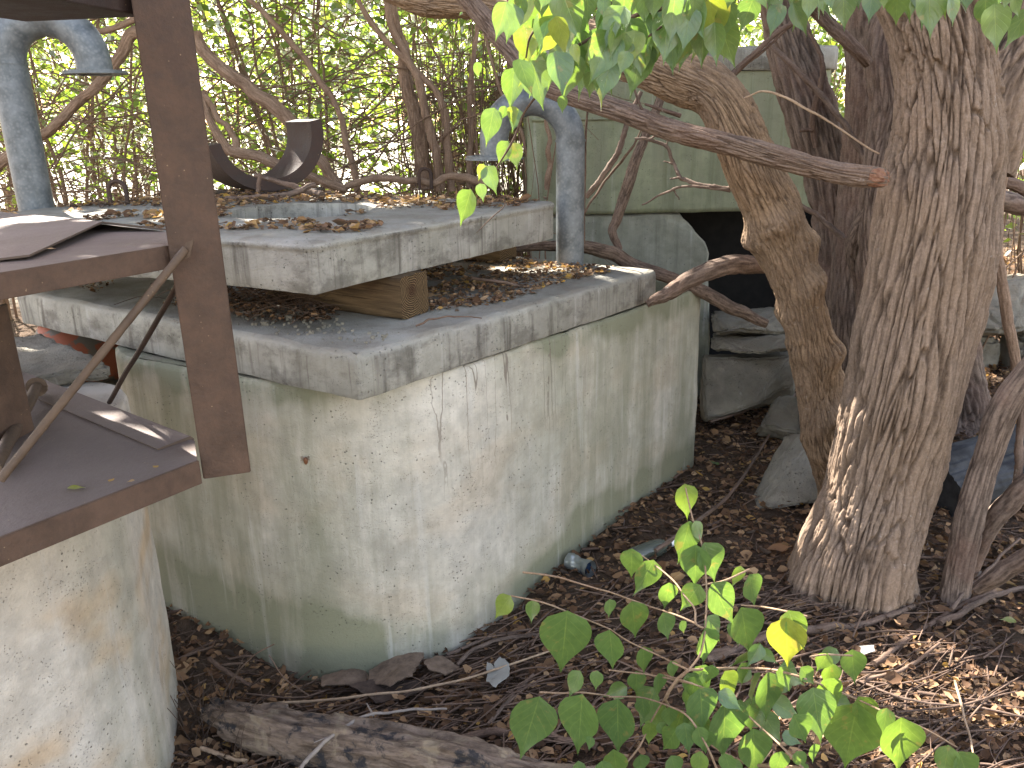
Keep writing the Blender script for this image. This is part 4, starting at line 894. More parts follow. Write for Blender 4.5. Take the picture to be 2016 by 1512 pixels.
for (a, b, c, d, Y, hue) in leaves:
    base = P(a, b, Y); L = math.hypot(c - a, d - b); c, d = c + .10 * (c - a), d + .10 * (d - b); tip = P(c, d, Y - rs.uniform(-.3, .55) * L / 1600 * Y * .6)
    put_leaf(mb, base, tip, view + A3(rs.uniform(-.5, .5), 0, rs.uniform(-.1, .7)), min(1, max(0, hue * .9 + rs.uniform(-.08, .08))), rs.uniform(.31, .38), rs, 10)
for _ in range(34):          # small inner leaves low in the shrub
    a = rs.gauss(1420, 110); b = rs.gauss(1370, 80); Y = Yl(a, b) + rs.uniform(0, .2); L = rs.uniform(35, 90); an = rs.uniform(.3, 2.8)
    base = P(a, b, Y); tip = P(a + L * math.cos(an), b + L * math.sin(an), Y + rs.uniform(-.03, .03)); put_leaf(mb, base, tip, view + A3(rs.uniform(-1, 1), 0, rs.uniform(-.2, 1)), rs.uniform(0, .4), .33, rs)
part('foliage', mb, M_leaf, sb)
def z7(l, dY=.0): return [P(1200 + a / 2.47, 900 + b / 2.47, Yl(1200 + a / 2.47, 900 + b / 2.47) + .006 + dY) for a, b in l]
mb = MB(); root = A3(*G(1370, 1440, 0)[:2], -.02)
ST = [[(365,130),(405,300),(450,430),(470,610),(465,830),(440,960),(385,1035)], [(640,720),(720,725),(860,750),(960,775)], [(0,655),(180,720),(330,770),(420,810)], [(110,450),(200,510),(310,600),(370,680),(415,740),(420,810),(455,830)], [(455,620),(560,600),(680,545)],
      [(385,1035),(640,1025),(800,1035),(930,1070),(1090,1130),(1210,1180),(1350,1245),(1500,1305),(1690,1410)], [(0,835),(100,900),(230,960),(330,1010),(385,1035)], [(385,1035),(300,1130),(240,1220),(200,1290),(150,1400),(60,1512)], [(0,1165),(160,1170),(300,1215),(390,1270),(470,1400),(520,1512)],
      [(270,1060),(400,1100),(520,1150),(610,1200),(720,1300),(830,1400),(940,1512)], [(0,1035),(200,1060),(400,1100)], [(975,970),(1060,960),(1180,965)], [(-60,640),(-160,610),(-245,585),(-330,570),(-420,560)]]
for i, l in enumerate(ST):
    p = z7(l); tube(mb, p, list(np.linspace(.0016, .0024, len(p)) if i not in (5,) else np.linspace(.003, .0015, len(p))), 6, len(p) * 6)
tube(mb, [root, z7([(270, 1180)])[0], z7([(330, 1080)])[0], z7([(385, 1035)])[0]], [.006, .004, .0035, .003], 8, 20)
tube(mb, [root, z7([(640, 1480)], .1)[0], z7([(940, 1512)], 0)[0]], [.005, .004, .003], 8, 14)
tube(mb, z7([(-60, 640), (0, 655)]), .0018, 6, 4)
part('twigs', mb, M_dry, sb)
mb = MB(); p = [P(350 + a / 2.372, 1000 + b / 2.372, Yl(900, 1180)) for a, b in [(1555, 410), (1700, 440), (1820, 485), (1980, 550), (2016, 566)]]; tube(mb, p, .0018, 6, 20); part('twigs', mb, M_dry, sb); mb = MB()
p = [P(350 + a / 2.372, 1000 + b / 2.372, Yl(1100, 1370)) for a, b in [(1690, 860), (1800, 865), (1890, 862), (2016, 878)]]; tube(mb, p, .0018, 6, 20); part('twigs', mb, M_dry, sb)

# ================================================================== HANGING LEAFY BRANCH AT THE TOP
L4 = [(280,10,215,240,.25),(320,20,280,250,.2),(370,-20,340,150,.3),(480,-30,480,110,.3),(600,-30,570,180,.85),(740,-60,740,150,.2),(830,-20,830,130,.5),(950,-80,940,180,.15),(890,90,900,210,.2),(560,190,470,310,.95),(560,290,600,560,.15),(600,540,595,650,.3),(650,250,700,380,.85),(780,210,760,370,.35),(840,220,790,340,.2),(960,190,890,340,.2),(1000,250,940,310,.1),(970,290,920,430,.3),(1040,250,1045,450,.3),(1140,150,1150,330,.3),(1240,-60,1200,280,.2),(1340,-20,1340,180,.2),(1440,-60,1430,310,1.),(1540,0,1470,290,.15),(1680,-10,1600,190,.15),(1830,20,1770,210,.1),(1900,10,1990,210,.2),(770,400,750,560,.35),(870,340,820,580,.2),(800,420,790,530,.3),(1060,-40,1060,150,.3),(1120,-60,1110,120,.25),(690,-40,650,110,.9),(520,-60,470,60,.4),(1700,-80,1760,60,.6),(1400,-60,1380,60,.3),(1560,-80,1530,60,.5),(640,300,660,420,.3),(720,180,730,300,.25),(1090,170,1100,290,.3),(1180,0,1150,150,.2)]
L4b = [(440,220,390,480,.6),(510,300,400,560,.25),(480,310,350,500,.99),(210,610,160,840,.2),(270,600,245,690,.15),(310,600,320,720,.9),(350,620,310,760,.3),(320,810,345,970,.8),(290,800,230,950,.5),(170,940,225,1110,.2),(150,930,120,1030,.9),(130,1040,150,1150,.3),(80,1075,10,1290,.35),(110,350,120,450,.25),(30,70,10,90,.2)]
L5 = [(800,-30,790,120,.4),(990,-60,1000,180,.15),(1160,-60,1130,140,.1),(1300,-60,1290,150,.3),(1480,-90,1480,230,.2),(1600,-20,1620,150,.35),(1800,-20,1790,190,.25),(1850,20,1860,310,.45),(1960,-30,1990,110,.2),(2050,50,1890,280,.05),(850,-60,880,90,.6),(1060,-80,1080,60,.3),(1230,-80,1220,60,.2),(1400,-80,1380,100,.5),(1700,-60,1690,60,.3),(1930,-60,1900,60,.15),(600,-40,640,70,.5),(900,-50,930,60,.2),(1560,-60,1540,60,.4)]
Yt = lambda x, y: 1.42 + .05 * math.sin(x * .05) + .05 * math.sin(y * .11 + x)
tl = zl(L4, 900, 0, 2.88, Yt) + zl(L4b, 900, 0, 2.88, lambda x, y: 1.62) + zl(L5, 1316, 0, 2.88, Yt)
hb = thing('leafy_branch', 'leafy branch with broad pointed leaves hanging into view along the top', 'branch', P(1750, -120, 1.45))
mb = MB()
for (a, b, c, d, Y, hue) in tl:
    base = P(a, b, Y); L = math.hypot(c - a, d - b); tip = P(c, d, Y - rs.uniform(-.5, .4) * L / 1600 * Y * .6)
    put_leaf(mb, base, tip, view + A3(rs.uniform(-.5, .5), 0, rs.uniform(-.3, .5)), min(1, max(0, hue * .9 + rs.uniform(-.08, .08))), rs.uniform(.31, .39), rs, 10)
for _ in range(95):
    a = rs.uniform(990, 2060); b = rs.uniform(-170, -70 + 90 * (a < 1300)); Y = Yt(a, b) + rs.uniform(0, .25); L = rs.uniform(90, 150); an = rs.uniform(1.0, 2.1)
    base = P(a, b, Y); tip = P(a + L * math.cos(an), b + L * math.sin(an), Y); put_leaf(mb, base, tip, view + A3(rs.uniform(-1, 1), 0, rs.uniform(-.2, 1)), rs.uniform(0, .8), .33, rs)
for _ in range(60):
    a = rs.uniform(1000, 1420); b = rs.uniform(-20, 150 - (a - 1000) * .25); Y = Yt(a, b) + rs.uniform(.02, .2); L = rs.uniform(75, 125); an = rs.uniform(1.2, 2.1)
    base = P(a, b, Y); tip = P(a + L * math.cos(an), b + L * math.sin(an), Y + rs.uniform(-.03, .02)); put_leaf(mb, base, tip, view + A3(rs.uniform(-.9, .9), 0, rs.uniform(-.2, .7)), rs.choice((.1, .2, .3, .4, .85)), rs.uniform(.30, .38), rs, 9)
part('foliage', mb, M_leaf, hb)
mb = MB()
def z4(l, Y): return [P(900 + a / 2.88, b / 2.88, Y) for a, b in l]
for l, Y, r in ([(1900,-220),(1700,-120),(1400,-20),(1140,55),(980,100),(830,180),(680,260)], 1.44, .0035), ([(680,260),(560,330),(480,500),(380,640),(320,790),(225,950)], 1.60, .0022), ([(225,950),(250,1080),(270,1160),(200,1230),(110,1320)], 1.60, .001), ([(1160,150),(1040,240),(890,350),(760,420)], 1.44, .0018), ([(940,70),(760,-60),(500,-200)], 1.45, .003), ([(560,190),(640,280),(680,260)], 1.5, .0014), ([(1900,-220),(2400,-150),(3000,-60),(3300,-120)], 1.42, .005), ([(740,-60),(560,60),(420,200),(390,330)], 1.52, .002), ([(280,0),(400,-60),(600,-120)], 1.5, .002):
    tube(mb, z4(l, Y), [r] * (len(l) - 1) + [r * .7], 7, len(l) * 8)
part('twigs', mb, M_twig, hb)

# ================================================================== THICKET BEHIND
def small_leaves(C, size, hue, seed, up_bias=.3):
    r = np.random.default_rng(seed); n = len(C)
    ax = r.normal(size=(n, 3)) * A3(1, 1, .6) + A3(0, 0, -.5); ax /= np.linalg.norm(ax, axis=1)[:, None]
    nr = r.normal(size=(n, 3)) + A3(0, 0, up_bias); nr -= ax * (ax * nr).sum(1)[:, None]; nr /= np.linalg.norm(nr, axis=1)[:, None]; sd = np.cross(ax, nr)
    T = A3([0, 0, 0], [-.28, .38, .05], [.28, .38, .05], [0, .45, 0], [0, 1, -.05], [-.18, .7, .02], [.18, .7, .02]) if False else np.array([[0, 0, 0], [-.30, .4, .06], [0, .45, 0], [.30, .4, .06], [0, 1, -.06]])
    V = C[:, None, :] + (sd[:, None, :] * T[None, :, :1] + ax[:, None, :] * T[None, :, 1:2] + nr[:, None, :] * T[None, :, 2:]) * np.asarray(size).reshape(-1, 1, 1)
    Fq = np.array([[0, 1, 2, 2], [0, 2, 3, 3], [1, 4, 2, 2], [2, 4, 3, 3]])[:, :3]
    FF = (np.arange(n)[:, None, None] * 5 + Fq[None]).reshape(-1, 3)
    return V.reshape(-1, 3), FF, np.repeat(hue, 5)
def bush(name, label, x, y, hgt, spread, nst, nlf, seed, group, zmin=.6, lsize=.055, lean=0., rmax=.018, leaf_r=.32):
    r = np.random.default_rng(seed); t = thing(name, label, 'bush', (x, y, 0), group); mb = MB(); tips = []
    for k in range(nst):
        a = r.uniform(0, 6.28); d = r.uniform(.3, 1) * spread; hh = hgt * r.uniform(.6, 1.1)
        b = A3(x + r.normal() * .12, y + r.normal() * .12, -.03)
        m1 = b + A3(math.cos(a) * d * .25 + lean * .2, math.sin(a) * d * .2, hh * .5); m2 = b + A3(math.cos(a) * d * .75 + lean * .6, math.sin(a) * d * .5, hh * .95); e = b + A3(math.cos(a) * d * 1.5 + lean, math.sin(a) * d, hh * r.uniform(.55, 1.0))
        rr = r.uniform(.35, 1) * rmax; q = [b, m1, m2, e]
        tube(mb, q, [rr, rr * .8, rr * .5, rr * .2], 7, 22, jit=.05, seed=seed + k, caps=False, shape=lambda bk, TH, SS, RR: (0, .5 + .5 * vnoise(bk * 120)))
        c = spline(np.array(q), 12); tips += list(c[4:])
        for m_ in range(6):
            s = c[r.integers(3, 11)]; dv = A3(r.normal() * .35, r.normal() * .25, r.uniform(-.15, .35)); e2 = s + dv
            tube(mb, [s, s + dv * .5 + A3(0, 0, .04), e2], [rr * .35, rr * .25, .001], 4, 7, jit=.02, seed=k + m_, caps=False); tips += [s + dv * .6, e2, e2]
    part('stems', mb, M_stem, t)
    tips = np.array(tips); C = tips[r.integers(0, len(tips), nlf)] + r.normal(size=(nlf, 3)) * leaf_r * A3(.6, .5, .5)
    C = C[C[:, 2] > zmin + r.uniform(-.3, .3, len(C))]
    m2 = MB(); m2.add(*(lambda v, f, h: (v, f, None, h))(*small_leaves(C, r.uniform(.6, 1.25, len(C)) * lsize, r.uniform(0, 1, len(C)), seed))); part('foliage', m2, M_leafbg, t)
    return t
bl = [('leftmost bush of the sunlit thicket, behind the left vent pipe', -4.3, 6.9), ('bush of the thicket showing between the left vent pipe and the rusty post', -3.1, 6.3), ('bush of the thicket behind the rusty post', -2.1, 6.9), ('bush of the thicket rising behind the steel saddle', -1.35, 6.0), ('bush of the thicket above the middle of the upper lid', -.65, 6.7), ('bush of the thicket rising left of the right vent pipe', .1, 6.2), ('bush of the thicket behind the right vent pipe', .75, 6.8)]
for i, (lb_, x, y) in enumerate(bl):
    bush('thicket_bush', 'tangled ' + lb_, x, y, 3.1, 1.15, 14, 1700 if x < -1 else 2400, 300 + i, 'bushes of the thicket behind the tanks', .9 if x < -1 else .5, .075)
bl2 = [('pale green bush farther back at the far left', -6.4, 9.3), ('pale green bush farther back behind the left vent pipe', -4.6, 9.6), ('pale green bush farther back behind the steel saddle', -2.4, 9.2), ('pale green bush farther back above the upper lid', -.4, 9.5), ('pale green bush farther back above the right vent pipe', 1.4, 9.0), ('bush behind the green vault', 3.0, 8.0), ('bush between the furrowed tree and the right edge', 4.4, 6.3), ('bush in the far upper right corner behind the furrowed tree', 5.0, 7.4), ('bush at the far right edge behind the rock slab', 6.6, 7.0)]
for i, (lb_, x, y) in enumerate(bl2):
    bush('thicket_bush', lb_, x, y, 4.0, 1.6, 12, 2200 if x < 2 else 5200, 340 + i, 'bushes of the thicket behind the tanks', 1.1 if x < 1 else .3, .085, leaf_r=.5)

bl3 = [('far sunlit bush at the left end of the clearing', -11.5), ('far sunlit bush, second from the left end of the clearing', -8.5), ('far sunlit bush behind the left vent pipe', -5.8), ('far sunlit bush behind the rusty post', -3.2), ('far sunlit bush above the saddle', -.8), ('far sunlit bush above the upright clump', 1.6), ('far sunlit bush behind the vault', 4.5), ('far sunlit bush beyond the big tree', 7.8), ('far sunlit bush at the right end of the clearing', 11.)]
for i, (lb_, x) in enumerate(bl3):
    bush('thicket_bush', lb_, x, 13.5 + .9 * (i % 2), 5.2, 2.2, 10, 3600, 380 + i, 'bushes of the thicket behind the tanks', .7, .17, rmax=.035, leaf_r=.75)

def stemlist(name, label, lists, seed, m=M_stem, cat='stem', cell=None, group=None): return branch(name, label, cat, lists, m, seed, 10, cell, .012, group)
stemlist('arching_sapling', 'thick brown trunk slanting down left between the left vent pipe and the post', [([(300, 60, 4.6), (262, 70, 4.6), (232, 115, 4.6), (190, 170, 4.6), (140, 215, 4.6), (70, 275, 4.6), (-20, 330, 4.6)], [30, 26, 24, 22, 20, 20, 20]), ([(275, 30, 4.6), (200, 60, 4.6), (120, 85, 4.6)], [14, 12, 8])], 401, cell=.012)
stemlist('arching_sapling', 'long arching trunk running down right from the rusty post to the lid behind the saddle', [([(382, 60, 4.5), (400, 100, 4.5), (470, 160, 4.5), (540, 215, 4.5), (590, 260, 4.5), (640, 330, 4.5), (680, 380, 4.5)], [20, 24, 26, 28, 26, 22, 18])], 402, cell=.012)
stemlist('arching_sapling', 'low curved trunk passing behind the steel saddle', [([(395, 175, 4.3), (430, 270, 4.3), (460, 300, 4.3), (520, 312, 4.3), (600, 345, 4.3), (680, 372, 4.3)], [14, 18, 22, 22, 18, 14]), ([(400, 185, 4.3), (445, 250, 4.3), (480, 310, 4.3)], [10, 12, 14])], 403, cell=.010)
stemlist('arching_sapling', 'leftmost stem of the upright clump behind the far edge of the upper lid', [([(700, 372, 4.7), (690, 300, 4.7), (650, 190, 4.7), (580, 90, 4.7), (490, 0, 4.7), (400, -80, 4.7)], [14, 13, 12, 12, 10, 8])], 404)
stemlist('arching_sapling', 'thickest stem of the upright clump behind the far edge of the upper lid', [([(845, 372, 4.7), (830, 300, 4.7), (808, 200, 4.7), (795, 110, 4.7), (770, 0, 4.7), (760, -80, 4.7)], [30, 30, 28, 24, 20, 16])], 405, cell=.010)
stemlist('arching_sapling', 'second stem of the upright clump leaning against the thickest one', [([(868, 375, 4.6), (850, 280, 4.6), (822, 160, 4.6), (770, 60, 4.6), (765, -60, 4.6)], [20, 18, 16, 14, 12])], 406)
stemlist('arching_sapling', 'right hand stem of the upright clump bending left at the top', [([(893, 372, 4.6), (880, 290, 4.6), (865, 200, 4.6), (800, 120, 4.6), (720, 30, 4.6), (680, -60, 4.6)], [16, 16, 14, 12, 10, 8])], 407)
stemlist('arching_sapling', 'thin straight stem right of the upright clump', [([(925, 372, 4.7), (928, 250, 4.7), (928, 120, 4.7), (945, 0, 4.7)], [12, 12, 10, 8])], 408)
stemlist('arching_sapling', 'thin dark stem just left of the right vent pipe', [([(1080, 372, 4.5), (1080, 300, 4.5), (1078, 240, 4.5), (1070, 150, 4.5)], [10, 10, 8, 6]), ([(1062, 372, 4.6), (1040, 300, 4.6), (990, 180, 4.6), (950, 60, 4.6)], [8, 8, 6, 5])], 409)
stemlist('arching_sapling', 'low horizontal stem snaking along the far edge of the upper lid', [([(640, 385, 4.3), (700, 360, 4.3), (780, 350, 4.3), (840, 360, 4.3), (900, 345, 4.3), (960, 365, 4.3)], [10, 14, 14, 14, 16, 16])], 410)
rr = random.Random(77)     # loose brushwood: arching twigs nobody could count
mb = MB()
for k in range(560):
    x = rr.uniform(-4.2, .0); y = rr.uniform(4.6, 6.6); z = abs(rr.gauss(.0, .5)) * (1.6 if x < -1 else 1.2) + .9 * (x < 1); a = rr.uniform(-.5, .7); L = rr.uniform(.5, 1.6); sg = rr.choice((-1, 1)); s = A3(x, y, z)
    d = A3(sg * math.cos(a), rr.uniform(-.3, .3), math.sin(a)) * L; r0 = rr.uniform(.002, .0065)
    tube(mb, [s, s + d * .4 + A3(0, 0, .12 * L), s + d * .8 + A3(0, 0, .1 * L), s + d * 1.2 - A3(0, 0, .1 * L)], [r0, r0 * .8, r0 * .5, r0 * .3], 5, 12, jit=.03, seed=k, caps=False)
for k in range(260):
    x = rr.uniform(-.5, .38); y = rr.uniform(4.5, 6.3); s = A3(x, y, -.05); d = A3(rr.uniform(-.3, .1), rr.uniform(-.2, .2), rr.uniform(1.2, 2.4)); r0 = rr.uniform(.002, .007)
    tube(mb, [s, s + d * .5 + A3(rr.uniform(-.1, .1), 0, 0), s + d], [r0, r0 * .8, r0 * .4], 5, 9, jit=.03, seed=k, caps=False)
for k in range(160):
    x = rr.uniform(2.6, 5.5); y = rr.uniform(4.8, 7); s = A3(x, y, -.05); d = A3(rr.uniform(-.9, .9), rr.uniform(-.2, .2), rr.uniform(.3, 2.6)); r0 = rr.uniform(.003, .010)
    tube(mb, [s, s + d * .5 + A3(rr.uniform(-.1, .1), 0, .1), s + d], [r0, r0 * .8, r0 * .4], 5, 9, jit=.03, seed=k, caps=False)
solo('brushwood', mb, M_stem, 'tangle of thin arching twigs filling the thicket behind the lids', 'brushwood', kind='stuff')

# ================================================================== LITTER
OUT_T = [mainout, ltout, low]
def inside(poly, x, y):
    n = len(poly); c = np.zeros(len(x), bool)
    for i in range(n):
        a, b = poly[i], poly[(i + 1) % n]
        k = ((a[1] > y) != (b[1] > y)) & (x < (b[0] - a[0]) * (y - a[1]) / (b[1] - a[1] + 1e-12) + a[0]); c ^= k
    return c
def litter(n, xr_, yr_, size, seed, zf, keep=None, hue=None, lift=.012, tiltv=.5):
    r = np.random.default_rng(seed); x = r.uniform(*xr_, n); y = yr_[0] + (yr_[1] - yr_[0]) * r.uniform(0, 1, n) ** 1.35
    m = np.ones(n, bool) if keep is None else keep(x, y); x, y = x[m], y[m]; n = len(x)
    z = zf(x, y) + r.uniform(.001, lift, n); C = np.column_stack([x, y, z])
    a = r.uniform(0, 6.28, n); ax = np.column_stack([np.cos(a), np.sin(a), r.normal(0, .25 * tiltv, n)]); ax /= np.linalg.norm(ax, axis=1)[:, None]
    nr = np.column_stack([r.normal(0, tiltv, n), r.normal(0, tiltv, n), np.ones(n)]); nr -= ax * (ax * nr).sum(1)[:, None]; nr /= np.linalg.norm(nr, axis=1)[:, None]; sd = np.cross(ax, nr)
    T = np.array([[0, -.5, 0], [-.26, -.15, .1], [0, -.1, 0], [.26, -.15, .1], [-.2, .22, .12], [0, .2, -.02], [.2, .22, .12], [0, .5, .08]])
    sz = size * r.lognormal(0, .38, n); wv = r.uniform(.7, 1.5, n); cu = r.normal(1, 1.0, n)
    V = C[:, None] + (sd[:, None] * T[None, :, :1] * wv[:, None, None] + ax[:, None] * T[None, :, 1:2] + nr[:, None] * T[None, :, 2:] * cu[:, None, None]) * sz[:, None, None]
    V += r.normal(0, .04, V.shape) * sz[:, None, None]
    fq = np.array([[0, 2, 1], [0, 3, 2], [1, 2, 5], [1, 5, 4], [2, 3, 6], [2, 6, 5], [4, 5, 7], [5, 6, 7]])
    FF = (np.arange(n)[:, None, None] * 8 + fq[None]).reshape(-1, 3)
    h = r.beta(1.2, 3.2, n) if hue is None else hue(r, n)
    mb = MB(); mb.add(V.reshape(-1, 3), FF, None, np.repeat(h, 8)); return mb
kp = lambda x, y: ~(inside(mainout, x, y) | inside(ltout, x, y)) & (x < 1.6 + y * .62)
solo('leaf_litter', litter(44000, (-1.5, 3.4), (1.25, 5.2), .025, 1, ground_h, kp, tiltv=.7, lift=.032), M_litter, 'brown and yellow dead leaves covering the ground', 'leaf litter', kind='stuff')
solo('leaf_litter', litter(9000, (1.2, 6.5), (4.0, 9), .045, 2, ground_h, None, tiltv=.6), M_litter, 'dead leaves scattered over the far ground', 'leaf litter', kind='stuff')
r = np.random.default_rng(5); mb = MB()
for k in range(3300):
    x = r.uniform(-1.4, 3.2); y = 1.35 + 3.6 * r.uniform() ** 1.5
    if x > 1.5 + y * .62 or inside(mainout, np.array([x]), np.array([y]))[0] or inside(ltout, np.array([x]), np.array([y]))[0]: continue
    a = r.normal(.35, .6) if r.uniform() < .7 else r.uniform(0, 3.14); L = r.lognormal(-2.3, .6); rad = min(.007, r.lognormal(-6.15, .5)); z = gz(x, y) + r.uniform(.002, .018)
    d = A3(math.cos(a), math.sin(a), r.normal(0, .07)) * L; b = A3(r.normal(), r.normal(), .3) * L * .08
    tube(mb, [A3(x, y, z) - d / 2, A3(x, y, z) + b, A3(x, y, z) + d / 2], [rad, rad * .9, rad * .6], 5, 7, seed=k, caps=False, shape=lambda bk, TH, SS, RR: (0, r.uniform(0, 1)))
for k in range(650):
    x = r.uniform(-.75, 1.5); y = r.uniform(1.5, 2.5)
    if inside(mainout, np.array([x]), np.array([y]))[0] or inside(ltout, np.array([x]), np.array([y]))[0]: continue
    a = r.normal(.45, .35); L = r.uniform(.12, .42); rad = r.uniform(.0012, .0038); z = gz(x, y) + r.uniform(.01, .03); d = A3(math.cos(a), math.sin(a), r.normal(0, .04)) * L
    tube(mb, [A3(x, y, z) - d / 2, A3(x, y, z) + A3(r.normal(), r.normal(), .3) * L * .07, A3(x, y, z) + d / 2], [rad, rad * .9, rad * .6], 5, 8, seed=k, caps=False, shape=lambda bk, TH, SS, RR: (0, r.uniform(.2, 1)))
solo('twig_litter', mb, M_twig, 'broken twigs and sticks matted over the ground', 'twigs', kind='stuff')

# litter on the lids
k2 = lambda x, y: inside(inset(low, .10), x, y) & ~inside(inset(low, 1.3), x, y)
N0_ = A3(*N0)
def dens(x, y):
    s = (x - c0[0]) * dR[0] + (y - c0[1]) * dR[1]; l = (x - c0[0]) * -dR[1] + (y - c0[1]) * dR[0]
    p = np.column_stack([x * 4, y * 4, x * 0]); return k2(x, y) & ((l > .16 + .12 * vnoise(p)) | (vnoise(p * 3, 4) > .62)) & (s > .45)
solo('leaf_litter', litter(24000, (-1.2, .7), (2.1, 4.3), .017, 11, lambda x, y: np.full(len(x), 1.001), dens, hue=lambda r, n: r.beta(1.1, 2.2, n), lift=.014, tiltv=.6), M_litter, 'dead leaves heaped on the lower lid beside the timber', 'leaf litter', kind='stuff')
kl = lambda x, y: inside(inset(low, .12), x, y) & (x < -.55)
solo('leaf_litter', litter(9000, (-1.9, -.5), (2.2, 3.6), .014, 12, lambda x, y: np.full(len(x), 1.001), lambda x, y: kl(x, y) & (vnoise(np.column_stack([x * 3, y * 3, x * 0]), 2) > -.3) & (((x - c0[0]) * dL[1] * 0 + y) > 2.45), hue=lambda r, n: r.beta(.9, 4, n), lift=.02, tiltv=.8), M_litter, 'dark debris trapped between the two lids at the left', 'leaf litter', kind='stuff')
ki = lambda x, y: inside(inset(up_, .03), x, y) & (np.hypot(x - hcen[0], y - hcen[1]) > hr + .01) & (((y > 3.15 - .2 * (x + .8)) | (vnoise(np.column_stack([x * 9, y * 9, x * 0]), 4) > .30)))
solo('leaf_litter', litter(15000, (-2.2, .3), (2.3, 4.6), .022, 13, lambda x, y: np.full(len(x), UZ + .001), ki, hue=lambda r, n: r.beta(1.2, 1.9, n), lift=.014, tiltv=.5), M_litter, 'dry orange and yellow leaves strewn over the upper lid', 'leaf litter', kind='stuff')
mb = MB()
for k in range(230):
    x, y = -.75 + r.normal() * .16, 2.75 + r.normal() * .12; a = r.uniform(0, 3.14); L = r.uniform(.05, .22); z = 1.01 + abs(r.normal()) * .035
    d = A3(math.cos(a), math.sin(a), r.normal(0, .2)) * L; tube(mb, [A3(x, y, z) - d / 2, A3(x, y, z + L * .12), A3(x, y, z) + d / 2], .0012, 4, 6, caps=False)
solo('twig_nest', mb, M_twig, 'matted nest of fine twigs wedged between the two lids', 'nest', kind='stuff')
mb = MB(); kk = 0
for k in range(300):
    s = r.uniform(.15, .6); l = r.uniform(.06, .85); x, y = c0 + dR * s * r.uniform(.3, 1) + dL * l; q = r.uniform(.0015, .006) if r.uniform() < .93 else r.uniform(.006, .011)
    if vnoise(np.array([[x * 5, y * 5, 0.]]), 7)[0] < -.25: continue
    V = r.normal(size=(8, 3)); V = np.array([[a, b, c] for a in (-1, 1) for b in (-1, 1) for c in (-1, 1)]) * q * r.uniform(.5, 1, (8, 3)) + A3(x, y, 1.0015 + q * .6)
    mb.add(V, [[0, 1, 3, 2], [4, 6, 7, 5], [0, 4, 5, 1], [2, 3, 7, 6], [0, 2, 6, 4], [1, 5, 7, 3]])
solo('gravel', mb, M_stone, 'small pale gravel bits scattered on the lower lid before the timber', 'gravel', kind='stuff', smooth=False)

# branches lying on the upper lid behind the saddle
branch('dead_branch', 'crooked dry branch lying on the upper lid in front of the steel saddle', 'branch', [([(424, 394, 3.5), (480, 390, 3.5), (540, 388, 3.5), (590, 375, 3.52), (622, 362, 3.55)], [10, 12, 12, 12, 10]), ([(508, 378, 3.55), (512, 340, 3.55)], [9, 7]), ([(500, 345, 3.6), (560, 362, 3.6), (620, 380, 3.55), (636, 385, 3.5)], [8, 10, 12, 14])], M_limb, 501)
branch('dead_twig', 'thin twig lying on the litter beside the timber block', 'twig', [([(930, 548, 2.95), (985, 556, 2.9), (1060, 565, 2.95), (1130, 560, 3.0)], [7, 6, 5, 4])], M_limb, 502)
branch('dead_twig', 'tiny black twig on the pale edge of the lower lid', 'twig', [([(818, 642, 2.22), (850, 630, 2.26), (900, 622, 2.3), (950, 628, 2.3)], [4, 4, 3, 2])], M_twig, 503)
# ================================================================== STICKS ON THE GROUND (told apart one by one)
def gpath(l, lift=.015): return [(lambda q: A3(q[0], q[1], gz(q[0], q[1]) + lift))(G(a, b, lift)) for a, b in l]
def gstick(name, label, l, r0, r1, m=M_limb, seed=0, lift=.02, cat='stick', side=()):
    mb = MB(); p = gpath(l, lift); tube(mb, p, list(np.linspace(r0, r1, len(p))), 16, len(p) * 16, jit=r0 * .5, seed=seed, shape=lambda bk, TH, SS, RR: (RR * .22 * vnoise(bk / RR[:, None] * 1.1), .5 + .5 * vnoise(bk * 150)), zs=.15)
    for s_, rr_ in side: tube(mb, gpath(s_, lift), [rr_, rr_ * .5], 6, 8)
    return solo(name, mb, m, label, cat)
gstick('dry_cane', 'long straight pale cane lying across the ground in front of the tank', [(395, 1400), (560, 1385), (700, 1372), (860, 1350), (1000, 1310), (1130, 1262)], .0045, .003, M_dry, 1, .07)
gstick('dead_branch', 'pale grey forked stick curving over the foreground log', [(590, 1512), (640, 1460), (700, 1420), (740, 1406), (810, 1398), (880, 1396)], .006, .003, plain('grey_stick', (.20, .165, .14), (.28, .24, .20), .8, 60), 2, .115, 'branch', [(((735, 1408), (722, 1385)), .004), (((660, 1445), (618, 1462)), .0025)])
gstick('dead_branch', 'long brown branch lying at the foot of the furrowed tree', [(1390, 1300), (1470, 1272), (1560, 1245), (1650, 1235), (1740, 1215), (1800, 1195)], .019, .008, M_limb, 3, .022, 'branch')
gstick('dead_branch', 'stick slanting up the litter between the tank and the stone slab', [(1290, 1085), (1350, 1040), (1440, 970), (1500, 880), (1570, 770)], .009, .005, M_limb, 4, .05, 'branch')
gstick('dead_branch', 'thin branch propped on the ground below the square edged block', [(1400, 830), (1450, 815), (1510, 790), (1580, 760)], .007, .004, M_limb, 5, .08, 'branch')
gstick('dead_branch', 'dark stick lying diagonally in the sunlit litter at the lower right', [(1700, 1340), (1760, 1325), (1820, 1290), (1850, 1265)], .007, .004, M_twig, 6, .03, 'branch', [(((1820, 1290), (1930, 1276)), .004)])
gstick('dead_branch', 'long thin stick crossing the bottom right litter', [(1690, 1340), (1760, 1370), (1840, 1385), (1930, 1395), (2030, 1415)], .004, .003, M_limb, 7, .03, 'branch')
gstick('dead_branch', 'straight stick running from the slender tree into the lower right litter', [(1670, 1110), (1770, 1100), (1860, 1098), (1990, 1108)], .006, .005, M_twig, 8, .03, 'branch')
